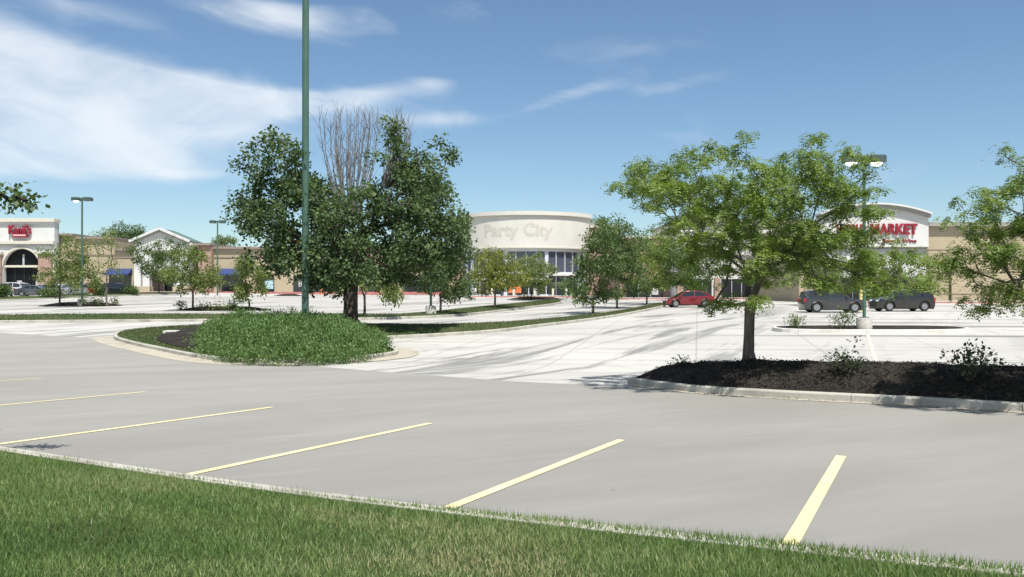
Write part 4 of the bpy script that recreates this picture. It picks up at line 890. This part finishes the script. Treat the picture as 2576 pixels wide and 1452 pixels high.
# --- shop row between restaurant, gable and the curved store
row = empty('tan_shop_row', (0, 0, 0), 0, 'long low tan block shop row with blue awnings between the white fronts', 'building')
DR = 153.0
def wall_block(parent, u0, u1, vt, D, mat, cornice=M['trim_brown'], band=None, depth=22):
    B(parent, 'wall', mat, u0, u1, vt + 5, HZ + (EYE - 1.0) / D * F + 6, D, 0, depth)
    B(parent, 'cornice', cornice, u0 - .8, u1 + .8, vt, vt + 5.5, D, .55, depth + .6)
    if band: B(parent, 'belt_course', M['trim_brown'], u0, u1, band, band + 3, D, .12, .1)
wall_block(row, -620, -24, 600, DR, M['tan_brick'], band=640); wall_block(row, 142, 186, 588, DR, M['tan_brick']); wall_block(row, 186.5, 288, 596, DR + 1, M['tan_brick'], band=640); wall_block(row, 288.5, 336, 625, DR, M['tan_brick'], band=646)
wall_block(row, 498, 531, 612, DR - 1.5, M['pink_brick']); wall_block(row, 531.5, 905, 621, DR, M['tan_brick'], band=646); wall_block(row, 905.5, 1000, 616, DR - 1, M['pink_brick']); wall_block(row, 1000.5, 1178, 627, DR - 3, M['tan_brick'], band=650)
def awning(parent, u0, u1, v0, v1, D, proj=1.6):
    x0, x1 = X(u0, D), X(u1, D); z0, z1 = Zv(v0, D), Zv(v1, D)
    MB().add([(x0, D - .02, z0), (x1, D - .02, z0), (x0, D - proj, z1), (x1, D - proj, z1), (x0, D - .02, z1), (x1, D - .02, z1), (x0, D - proj, z1 - .25), (x1, D - proj, z1 - .25)], [(0, 1, 3, 2), (0, 2, 4), (1, 5, 3), (2, 3, 7, 6)]).build('awning', M['blue_awning'], parent)
for u0, u1 in ((272, 333), (556, 612)):
    awning(row, u0, u1, 676, 689, DR)
    w = B(row, 'shop_window', M['glass'], u0 + 2, u1 - 2, 690, 733, DR, .06, .1)
    for k in (.33, .66): B(w, 'mullion', M['dark_metal'], u0 + (u1 - u0) * k - .5, u0 + (u1 - u0) * k + .5, 690, 733, DR, .1, .05)
for u0, u1 in ((655, 690), (738, 860), (925, 985), (1020, 1130)):
    w = B(row, 'shop_window', M['glass'], u0, u1, 694, 735, DR, .12 if u0 < 900 else 3.2, .1)
    n = max(1, int((u1 - u0) / 22))
    for k in range(1, n): B(w, 'mullion', M['dark_metal'], u0 + (u1 - u0) * k / n - .5, u0 + (u1 - u0) * k / n + .5, 694, 735, DR, .2 if u0 < 900 else 3.3, .06)
B(row, 'poster', M['poster_cyan'], 667, 688, 706, 727, DR, .2, .06)
B(row, 'poster', M['poster'], 752, 766, 706, 722, DR, .24, .06)
B(row, 'shop_sign', M['sign_red'], 725, 762, 604, 612, DR, .75, .18)
# --- white gabled storefront
D = 149.0
gb = empty('gabled_storefront', (0, 0, 0), 0, 'white gabled storefront with a green metal roof and open corner porch', 'building')
x0, x1, xc = X(337, D), X(470, D), X(403, D); ze, zp = Zv(607, D), Zv(579, D); zb = gz(x0, D) - .3
MB().prism([(x0, Zv(680, D)), (x1, Zv(680, D)), (x1, ze), (xc, zp), (x0, ze)], D, D + 5.4).build('gable_wall', M['white_stucco'], gb)
for (xa, xb) in ((x0, x0 + 2.6), (x1 - 2.2, x1)):
    MB().box(xa, xa + 1.15, D, D + 1.2, zb, Zv(680, D)).build('porch_column', M['white_stucco'], gb); MB().box(xb - 1.15, xb, D, D + 1.2, zb, Zv(680, D)).build('porch_column', M['white_stucco'], gb)
    MB().box(xa - .15, xb + .15, D - .2, D + 1.4, zb - .05, zb + 1.3).build('column_plinth', M['tan_brick'], gb)
MB().box(x0 + .1, x1 - .1, D + 4.6, D + 5.3, zb, Zv(680.2, D)).build('porch_back_wall', M['pink_brick'], gb)
MB().box(x0 + 3.4, x1 - 3.0, D + 4.45, D + 4.58, zb, Zv(692, D)).build('shop_window', M['glass'], gb)
for s, xe in ((-1, x0), (1, x1)):
    o_ = .55; n_ = Vector((-(zp - ze), 0, (xc - xe) * (1 if s < 0 else 1))).normalized(); n_ = n_ if n_.z > 0 else -n_
    ex, ez = xe + s * o_, ze - o_ * (zp - ze) / abs(xc - xe)
    def pt(x, z, k): return (x + n_.x * k, z + n_.z * k)
    MB().prism([pt(ex, ez, .02), pt(xc, zp, .02), pt(xc, zp, .42), pt(ex, ez, .42)], D - .7, D - .25).build('rake_trim', M['white_stucco'], gb)
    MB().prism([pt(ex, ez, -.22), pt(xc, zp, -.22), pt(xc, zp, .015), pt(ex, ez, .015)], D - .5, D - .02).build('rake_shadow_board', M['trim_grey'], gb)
    MB().prism([pt(ex, ez, .03), pt(xc, zp, .03), pt(xc, zp, .30), pt(ex, ez, .30)], D - .24, D + 5.9).build('roof_slope', M['green_roof'], gb)
MB().box(x1 + .02, x1 + .9, D - .3, D + 5.6, ze - .7, ze - .25).build('eave', M['trim'], gb)
# --- store with the curved drum
D = 136.0; uc = 1322; R = 11.2; cx_ = X(uc, D); cyy = D - 6 + R; zb = gz(cx_, D) - .3
pc = empty('drum_storefront', (0, 0, 0), 0, 'cream curved drum storefront with ghost lettering over a tall glass entrance', 'building')
def drum(name, mat, R, z0, z1, a0=-62, a1=62, n=40, back=0, parent=pc):
    pts = [(cx_ + R * math.sin(a), cyy - R * math.cos(a)) for a in np.radians(np.linspace(a0, a1, n))]
    pts += [(pts[-1][0], D + 2 + back), (pts[0][0], D + 2 + back)]
    return MB().hull(pts, z0, z1).build(name, mat, parent, smooth=True, sharp=25)
DF = D - 6
dr = drum('drum', M['cream_stucco'], R, Zv(621, DF), Zv(541, DF))
drum('cornice', M['cream_stucco'], R + .35, Zv(541, DF) + .002, Zv(531, DF), -63, 63)
drum('cornice_bead', M['trim'], R + .12, Zv(545, DF), Zv(541, DF) - .002, -62.5, 62.5)
drum('lower_moulding', M['trim'], R + .16, Zv(624, DF), Zv(621, DF) - .002, -62.5, 62.5)
drum('soffit_band', M['white_stucco'], R - .25, Zv(632, DF), Zv(624, DF) - .002, -61, 61)
gl_ = drum('glass_wall', M['glass_blue'], R - .55, zb, Zv(632, DF) - .002, -60, 60, 15)
for k, a in enumerate(np.radians(np.linspace(-58, 58, 15))):
    xx, yy = cx_ + (R - .5) * math.sin(a), cyy - (R - .5) * math.cos(a); w = .28 if k % 4 == 1 or k in (0, 14) else .08
    m_ = MB().box(-w, w, -.12, .12, zb, Zv(632, DF) - .01).build('column' if w > .2 else 'mullion', M['mullion'] if w > .1 else M['grey_stucco'], pc); m_.location = (xx, yy, 0); m_.rotation_euler.z = a
for v0, v1, rr_ in ((684, 689, .2), (711, 713, .38)):
    p1 = [(cx_ + (R - rr_) * math.sin(a), cyy - (R - rr_) * math.cos(a)) for a in np.radians(np.linspace(-59, 59, 30))]; p2 = [(cx_ + (R - .52) * math.sin(a), cyy - (R - .52) * math.cos(a)) for a in np.radians(np.linspace(59, -59, 30))]
    MB().hull(p1 + p2, Zv(v1, DF), Zv(v0, DF)).build('transom', M['mullion'], pc)
for a in (-40, -26, 2, 16): # door leaves with pale frames
    aa = math.radians(a); o = MB().box(-1.0, 1.0, -.06, .06, zb, zb + 2.75).build('door', M['glass'], pc); o.location = (cx_ + (R - .42) * math.sin(aa), cyy - (R - .42) * math.cos(aa), 0); o.rotation_euler.z = aa
    MB().box(-1.02, 1.02, -.10, .06, zb + 2.76, zb + 2.95).build('door_head', M['trim'], o); MB().box(-.06, .06, -.12, .0, zb, zb + 2.7).build('door_stile', M['mullion'], o); MB().box(-1.0, 1.0, -.09, .0, zb, zb + .55).build('kick_plate', M['mullion'], o)
cp = MB(); ca = math.radians(30); cp.box(-2.6, 2.6, -1.4, 0, Zv(694, DF), Zv(688, DF)); o = cp.build('canopy', M['white_stucco'], pc, bevel=.04); o.location = (cx_ + (R - .3) * math.sin(ca), cyy - (R - .3) * math.cos(ca), 0); o.rotation_euler.z = ca
ob = MB().box(-1.0, 1.0, -.05, .0, Zv(737, DF), Zv(714, DF)).build('banner', M['orange'], pc); aa = math.radians(-9); ob.location = (cx_ + (R - .34) * math.sin(aa), cyy - (R - .34) * math.cos(aa), 0); ob.rotation_euler.z = aa; ob['label'] = 'orange banner by the doors of the curved storefront'
text_mesh('Party City', 2.0, 'ghost_letters', M['ghost'], pc, (cx_, cyy, Zv(580, DF), math.radians(-6.5)), thick=.016, width=183 / F * DF, bend=R + .012, bold=.075, zs=1.25)
B(pc, 'brick_wing', M['pink_brick'], 1476, 1560, 573, 752, D + 1, 0, 12); B(pc, 'wing_cap', M['trim'], 1475, 1561, 566, 573, D + 1, .3, 12.5)
for v in (586, 602, 618): B(pc, 'wing_band', M['trim'], 1476, 1560, v, v + 2.2, D + 1, .06, .05)
B(pc, 'brick_wing', M['pink_brick'], 1140, 1172, 638, 752, D + 1, 0, 12); B(pc, 'wing_cap', M['trim'], 1139, 1173, 632, 638, D + 1, .3, 12.5)
B(pc, 'rear_roof', M['trim_grey'], 1480, 1512, 560, 566, D + 16, 0, 4)
# --- pale stores between the drum and the lettered facade
D = 116.0
ws = empty('pale_storefront', (0, 0, 0), 0, 'pale grey storefront with brick piers half hidden behind the median trees', 'building')
B(ws, 'wall', M['white_stucco'], 1700, 2010, 560, 756, D, 0, 20); B(ws, 'cornice', M['trim_grey'], 1698, 2012, 552, 560, D, .5, 20.6); B(ws, 'belt_course', M['trim_grey'], 1699, 2011, 640, 645, D, .2, .2)
B(ws, 'brick_wall', M['pink_brick'], 1560.5, 1699.5, 600, 756, D + 4, 0, 20); B(ws, 'wall_cap', M['trim'], 1560.5, 1697, 594, 600, D + 4, .3, 20.4)
for u0, u1 in ((1585, 1680), (1720, 1790), (1815, 1890), (1905, 1990)):
    w = B(ws, 'shop_window', M['glass'], u0, u1, 702, 756, D, .1 if u0 > 1690 else -3.8, .12)
    for k in (1, 2): B(w, 'mullion', M['mullion'], u0 + (u1 - u0) * k / 3 - .6, u0 + (u1 - u0) * k / 3 + .6, 702, 756, D, .16 if u0 > 1690 else -3.74, .06)
for u in (1700, 1795, 1893, 1992): B(ws, 'brick_pier', M['pink_brick'], u + 2, u + 16, 700, 756, D, .5, .49)
B(ws, 'poster', M['poster'], 1650, 1668, 722, 742, D, -3.7, .05)
# --- facade with the red letters
D = 97.0; vb = HZ + (EYE - gz(X(2200, D), D)) / D * F + 5
wm = empty('arch_top_store', (0, 0, 0), 0, 'white store facade with an arched parapet and red block letters', 'building')
x0, x1 = X(2060, D), X(2331, D); xc = (x0 + x1) / 2; zt0, zt1 = Zv(549, D), Zv(524, D); w2 = (x1 - x0) / 2
def arcp(k, n=24, grow_=0.0): return [(xc + (w2 + grow_) * t, zt0 + (zt1 - zt0) * (1 - t * t) + k) for t in np.linspace(1, -1, n)]
MB().prism([(x0, Zv(622, D)), (x1, Zv(622, D))] + arcp(0), D - .5, D + .6).build('sign_wall', M['white_stucco'], wm)
MB().prism(arcp(.0, grow_=.05) + arcp(.32, grow_=.05)[::-1], D - .95, D + .7).build('parapet_trim', M['trim_grey'], wm)
MB().prism(arcp(.322, grow_=.16) + arcp(.52, grow_=.16)[::-1], D - 1.15, D + .8).build('parapet_cap', M['white_stucco'], wm)
B(wm, 'brown_band', M['trim_brown'], 2060, 2331, 622.2, 626, D, .3, .8); B(wm, 'grey_band', M['grey_stucco'], 2062, 2330, 626.2, 634, D, .15, .6)
B(wm, 'lower_wall', M['white_stucco'], 2062, 2330, 634.2, 700, D, .0, .6)
for u0, u1 in ((2062, 2104), (2290, 2330)): B(wm, 'entrance_pier', M['white_stucco'], u0, u1, 700.2, 712, D, .0, .6); B(wm, 'pier_base', M['pink_brick'], u0 - 1, u1 + 1, 712.2, vb, D, .3, 1.0)
w = B(wm, 'entrance_glass', M['glass'], 2104.5, 2289.5, 700.2, vb, D, -.7, .1)
for k in range(1, 8): B(w, 'mullion', M['mullion'], 2104 + 23.2 * k - .8, 2104 + 23.2 * k + .8, 700.4, vb, D, -.62, .07)
B(wm, 'canopy', M['trim_grey'], 2098, 2296, 696, 700, D, 1.6, 1.58)
B(wm, 'brick_side', M['tan_brick'], 2010.5, 2059.5, 566, vb, D + 1, 0, 20); B(wm, 'store_body', M['tan_brick'], 2062, 2330, 552, vb, D, -1.5, 22)
text_mesh('WORLD', 1.5, 'sign_letters', M['sign_red'], wm, (X(2136, D), D - .62, Zv(579, D)), thick=.22, width=72 / F * D, bold=.03)
text_mesh('MARKET', 1.62, 'sign_letters', M['sign_red'], wm, (X(2243, D), D - .62, Zv(579, D)), thick=.22, width=117 / F * D, bold=.05)
text_mesh('Beer & Wine', .55, 'sign_letters', M['sign_red'], wm, (X(2258, D), D - .56, Zv(607, D)), thick=.1, width=84 / F * D, bold=.012)
# --- tan block wall running out to the right
tw_ = empty('tan_block_store', (0, 0, 0), 0, 'windowless tan block store wall running out of the right edge', 'building')
D = 99.0; B(tw_, 'wall', M['tan_brick'], 2331.5, 2960, 570, vb, D, 0, 24); B(tw_, 'cornice', M['trim_grey'], 2331.5, 2964, 560, 570, D, .6, 24.8)
for v in (627, 684, 738): B(tw_, 'belt_course', M['trim_brown'], 2331.5, 2960, v, v + 2, D, .05, .05)
B(tw_, 'downspout', M['dark_metal'], 2388, 2391, 688, vb, D, .25, .2)
# sidewalks with red-painted kerbs in front of the shops
def sidewalk(u0, u1, D, w, red=True):
    x0, x1 = X(u0, D), X(u1, D); y0 = D - w; z = max(gz(x0, y0), gz(x1, y0)); root = MB().box(x0, x1, y0, D + .8, z - .5, gz((x0 + x1) / 2, D - 1) + .17).build('sidewalk', M['sidewalk']); tag(root, kind='structure')
    if red: MB().box(x0 + .5, x1 - .5, y0 - .03, y0 - .005, z - .3, z + .135).build('red_kerb', M['red_kerb'], root)
sidewalk(2012, 2960, 97, 4.0); sidewalk(1500, 2010, 116, 4.0); sidewalk(1172, 1478, 131, 5.5); sidewalk(500, 1170, 150, 4.5); sidewalk(-60, 498, 148, 4)
# flush drain of small street things by the shops
def bollard(label, x, y, h, r, mat, group=None):
    z = gz(x, y) + (.15 if group else -.02); o = MB().lathe([(r, -.1), (r, h - r * .5), (r * .75, h - r * .12), (r * .3, h)], 12).build('bollard', mat, None, smooth=True); o.location = (x, y, z); tag(o, label, 'bollard', group)
GBn = 'pale bollards along the curved storefront'
names = ['leftmost', 'second from left', 'third from left', 'fourth from left', 'fifth from left', 'rightmost']
for nm, u in zip(names, (1196, 1237, 1292, 1345, 1391, 1425)): bollard('pale bollard before the curved storefront, %s of six' % nm, X(u, 127), 127, 1.15, .16, M['trim'], GBn)
x_, y_ = G(2166, 783); bollard('yellow post standing left of the right lamp post', x_, y_, 1.75, .13, M['yellow'])
def globe_lamp(label, u, D, vt):
    x, y = X(u, D), D; z = gz(x, y) + .14; root = empty('globe_lamp', (x, y, z), 0, label, 'lamp post', 'globe lamps by the gabled storefront'); h = Zv(vt, D) - z
    MB().lathe([(.14, -.05), (.14, .25), (.055, .35), (.05, h - .35)], 10).build('post', M['dark_metal'], root, smooth=True)
    MB().lathe([(.05, h - .36), (.2, h - .28), (.29, h - .05), (.24, h + .14), (.1, h + .25), (.02, h + .27)], 14).build('globe', M['lamp_clear'], root, smooth=True)
globe_lamp('white globe lamp right of the blue awning, left of the gable', 379, 145.5, 676); globe_lamp('white globe lamp in front of the middle of the gabled porch', 413, 145.5, 676)
# hydrant
x_, y_ = X(808, 144.0), 144.0; hz_ = gz(x_, y_); hy = empty('fire_hydrant', (x_, y_, hz_), 0, 'small orange hydrant on the far kerb behind the lot', 'hydrant')
MB().lathe([(.24, -.05), (.24, .08), (.16, .1), (.16, .75), (.2, .77), (.2, .83), (.17, .9), (.08, 1.02), (.05, 1.1)], 12).build('barrel', M['orange'], hy, smooth=True)
for s in (-1, 1): MB().lathe([(.09, 0), (.09, .16), (.05, .2)], 8, ax='y', c=(s * .02, -.32 if s < 0 else .14, .6)).build('nozzle', M['trim'], hy)

# ------------------------------------------------------------------ cars
CAR = {  # body outline (front is +x), cabin outline, wheel centres, wheel radius, half width
 'hatch': dict(top=[(2.18, .38), (2.16, .60), (2.0, .74), (1.15, .93), (.2, .99), (-1.5, 1.04), (-2.02, 1.02), (-2.16, .78), (-2.15, .42)], cab=[(1.25, .92), (.42, 1.40), (-.3, 1.47), (-1.2, 1.42), (-1.72, 1.26), (-2.03, 1.01)], ax=(1.34, -1.32), r=.335, w=.90),
 'suv': dict(top=[(2.32, .45), (2.30, .80), (2.12, .93), (1.15, 1.08), (.2, 1.12), (-1.8, 1.16), (-2.20, 1.14), (-2.32, .85), (-2.30, .48)], cab=[(1.18, 1.06), (.42, 1.60), (-.4, 1.69), (-1.6, 1.66), (-2.05, 1.55), (-2.24, 1.12)], ax=(1.42, -1.40), r=.38, w=.95),
 'sedan': dict(top=[(2.40, .38), (2.38, .62), (2.15, .76), (1.1, .92), (.2, .97), (-1.3, 1.02), (-2.2, 1.0), (-2.40, .88), (-2.38, .42)], cab=[(1.15, .90), (.35, 1.36), (-.4, 1.44), (-1.0, 1.38), (-1.75, 1.00)], ax=(1.45, -1.38), r=.34, w=.92),
 'truck': dict(top=[(2.75, .55), (2.72, 1.0), (2.5, 1.10), (1.3, 1.20), (.3, 1.2), (-.7, 1.22), (-2.6, 1.20), (-2.72, 1.15), (-2.72, .60)], cab=[(1.3, 1.18), (.65, 1.78), (-.1, 1.88), (-.75, 1.85), (-.95, 1.2)], ax=(1.75, -1.65), r=.42, w=1.0),
 'van': dict(top=[(2.45, .42), (2.42, .75), (2.2, .92), (1.5, 1.06), (.2, 1.08), (-2.1, 1.12), (-2.42, 1.08), (-2.45, .5)], cab=[(1.6, 1.04), (.7, 1.62), (-.3, 1.74), (-1.8, 1.72), (-2.25, 1.6), (-2.42, 1.08)], ax=(1.5, -1.5), r=.35, w=.98)}
def tapered(mb, pts, w_of):
    n = len(pts); vs = [(x, -w_of(x, z), z) for x, z in pts] + [(x, w_of(x, z), z) for x, z in pts]
    mb.add(vs, [tuple(range(n)), tuple(range(2 * n - 1, n - 1, -1))] + [(i, i + n, (i + 1) % n + n, (i + 1) % n) for i in range(n)])
def make_car(kind, paint, label, x, y, rz, group, name='parked_car'):
    c = CAR[kind]; w, r, sill = c['w'], c['r'], .24 if kind != 'truck' else .38; L0 = c['top'][0][0]
    root = empty(name, (x, y, gz(x, y) + .004), rz, label, 'truck' if kind == 'truck' else 'car', group)
    # body side with wheel arches cut in its lower edge
    low = []
    for cx0 in (c['ax'][1], c['ax'][0]):
        ra = r + .07; a0 = math.asin((sill - r) / ra) if abs(sill - r) < ra else 0
        for a in np.linspace(math.pi - a0, a0, 9): low.append((cx0 + ra * math.cos(a), r + ra * math.sin(a)))
    out = [(c['top'][-1][0] + .05, sill + .04)] + low + [(L0 - .05, sill + .04)] + c['top']
    zb = max(p[1] for p in c['top'])
    def wb(x_, z_): return w * (1 - .10 * max(0, (abs(x_) / L0 - .72) / .28) ** 2) * (1 - .06 * max(0, (z_ - .62 * zb) / (.38 * zb))) * (1 - .05 * max(0, (.5 - z_) / .3))
    mb = MB(); tapered(mb, out, wb)
    body = mb.build('body', paint, root, smooth=True, bevel=.025, sharp=35)
    cab = c['cab']; zc0, zc1 = cab[0][1], max(p[1] for p in cab)
    def wc(x_, z_): return wb(x_, zc0) - .03 - .20 * (z_ - zc0) / (zc1 - zc0)
    mb = MB(); tapered(mb, [(x_, z_) for x_, z_ in cab], wc); mb.build('windows', M['car_glass'], root, smooth=True, sharp=25)
    # roof skin and pillars over the glass
    tops = [p for p in cab if p[1] > zc1 - (.16 if kind != 'sedan' else .12)]
    mb = MB(); tapered(mb, [(p[0], p[1] - .04) for p in tops][::-1] + [(p[0] , p[1] + .022) for p in tops], lambda a, b: wc(a, b) + .012); mb.build('roof', paint, root, smooth=True, bevel=.012)
    def pillar(p, q, t):
        for s in (-1, 1):
            a, b = Vector((p[0], s * (wc(*p) + .004), p[1])), Vector((q[0], s * (wc(*q) + .004), q[1])); dx = Vector((t, 0, 0)); dy = Vector((0, s * .015, 0))
            MB().add([a - dx, a + dx, b + dx, b - dx, a - dx + dy, a + dx + dy, b + dx + dy, b - dx + dy], [(0, 1, 2, 3), (4, 7, 6, 5), (0, 4, 5, 1), (1, 5, 6, 2), (2, 6, 7, 3), (3, 7, 4, 0)]).build('pillar', paint, root)
    pillar((cab[0][0] - .12, cab[0][1] + .02), (tops[0][0] - .03, tops[0][1]), .05)
    pillar((cab[-1][0] + .14, cab[-1][1] + .02), (tops[-1][0] + .05, tops[-1][1]), .10)
    pillar((-.35 if kind != 'truck' else .05, zc0 + .02), (-.42 if kind != 'truck' else .0, zc1 - .03), .04)
    if kind in ('suv', 'van'): pillar((-1.35, zc0 + .02), (-1.32, zc1 - .06), .05)
    for cx0 in c['ax']:
        for s in (-1, 1):
            wh = MB().lathe([(r * .62, -.10), (r * .93, -.11), (r, -.07), (r, .07), (r * .93, .11), (r * .62, .10)], 22, ax='y', c=(cx0, s * (w - .13), r)).build('wheel', M['tyre'], root, smooth=True)
            mr = MB().lathe([(r * .64, -.02), (r * .60, .02 * s), (r * .18, .0), (r * .14, .03 * s)], 18, ax='y', c=(cx0, s * (w - .03), r)); 
            mr.build('rim', M['rim'], wh, smooth=True)
    zt = c['top'][2][1]; xf = c['top'][1][0]; xr = c['top'][-2][0] if kind != 'sedan' else c['top'][-2][0]; zr = c['top'][-2][1]
    for s in (-1, 1):
        MB().box(xf - .22, xf + .012, s * w * .60 - .16, s * w * .60 + .16, zt - .17, zt - .03).build('headlight', M['lamp_clear'], root, bevel=.02)
        MB().box(xr - .012, xr + .13, s * w * .80 - .12, s * w * .80 + .12, zr - .06, zr + .20).build('taillight', M['lamp_red'], root, bevel=.02)
        MB().box(cab[0][0] - .42, cab[0][0] - .22, s * (w + .0), s * (w + .17), zc0 + .0, zc0 + .13).build('mirror', paint, root, bevel=.03)
    MB().box(xf - .05, xf + .03, -w * .55, w * .55, sill + .08, zt - .22).build('grille', M['black_trim'], root, bevel=.01)
    MB().box(-L0 + .1, L0 - .1, -w * .86, w * .86, sill - .06, sill + .10).build('underbody', M['black_trim'], root)
    for s in (-1, 1):
        for xd in (.42, -.62): MB().box(xd - .10, xd + .10, s * (wb(xd, zb * .8) + .002), s * (wb(xd, zb * .8) + .03), zb * .80, zb * .80 + .035).build('door_handle', paint, root)
    return root
red = car_paint('red_paint', (.20, .010, .014), .3); charcoal = car_paint('charcoal_paint', (.045, .047, .05), .4); black = car_paint('black_paint', (.016, .015, .015), .3)
white = car_paint('white_paint', (.72, .73, .74), 0); silver = car_paint('silver_paint', (.48, .50, .53), .55); grey = car_paint('grey_paint', (.10, .11, .125), .4); navy = car_paint('dark_blue_paint', (.02, .024, .032), .3); red2 = car_paint('bright_red_paint', (.45, .022, .02), .2)
GC = 'cars parked in the middle of the lot'; GL = 'cars parked in front of the arched restaurant'
def car_px(kind, paint, label, u, v, rz, group, name='parked_car'): x, y = G(u, v); return make_car(kind, paint, label, x, y, rz, group, name)
car_px('hatch', red, 'red hatchback facing left beside the end of the median', 1731, 773, math.pi + .06, GC)
car_px('suv', charcoal, 'dark grey wagon facing right behind the lamp island', 2092, 786, -.03, GC)
car_px('suv', black, 'black wagon facing left, half hidden by honey locust leaves', 2267, 783, math.pi + .08, GC)
for kind, p, lab, u, v, rz in [
    ('suv', black, 'black car cut off at the left edge behind the clipped shrub', 4, 747, 1.9),
    ('van', white, 'white minivan in front of the restaurant arch', 50, 743, -.35),
    ('sedan', grey, 'dark grey sedan left of the wide clipped shrub', 90, 746, .15),
    ('sedan', silver, 'silver sedan behind the dark grey sedan', 120, 741, -.1),
    ('sedan', white, 'white sedan between the silver sedan and the silver wagon', 150, 742, 2.75),
    ('suv', silver, 'silver wagon seen from behind, left of the leftmost lamp post', 183, 745, 2.55),
    ('suv', red2, 'small bright red wagon right of the leftmost lamp post', 231, 742, 2.2),
    ('suv', navy, 'dark blue-black wagon in front of the blue awning', 300, 743, -.1)]:
    car_px(kind, p, lab, u, v, rz, GL)
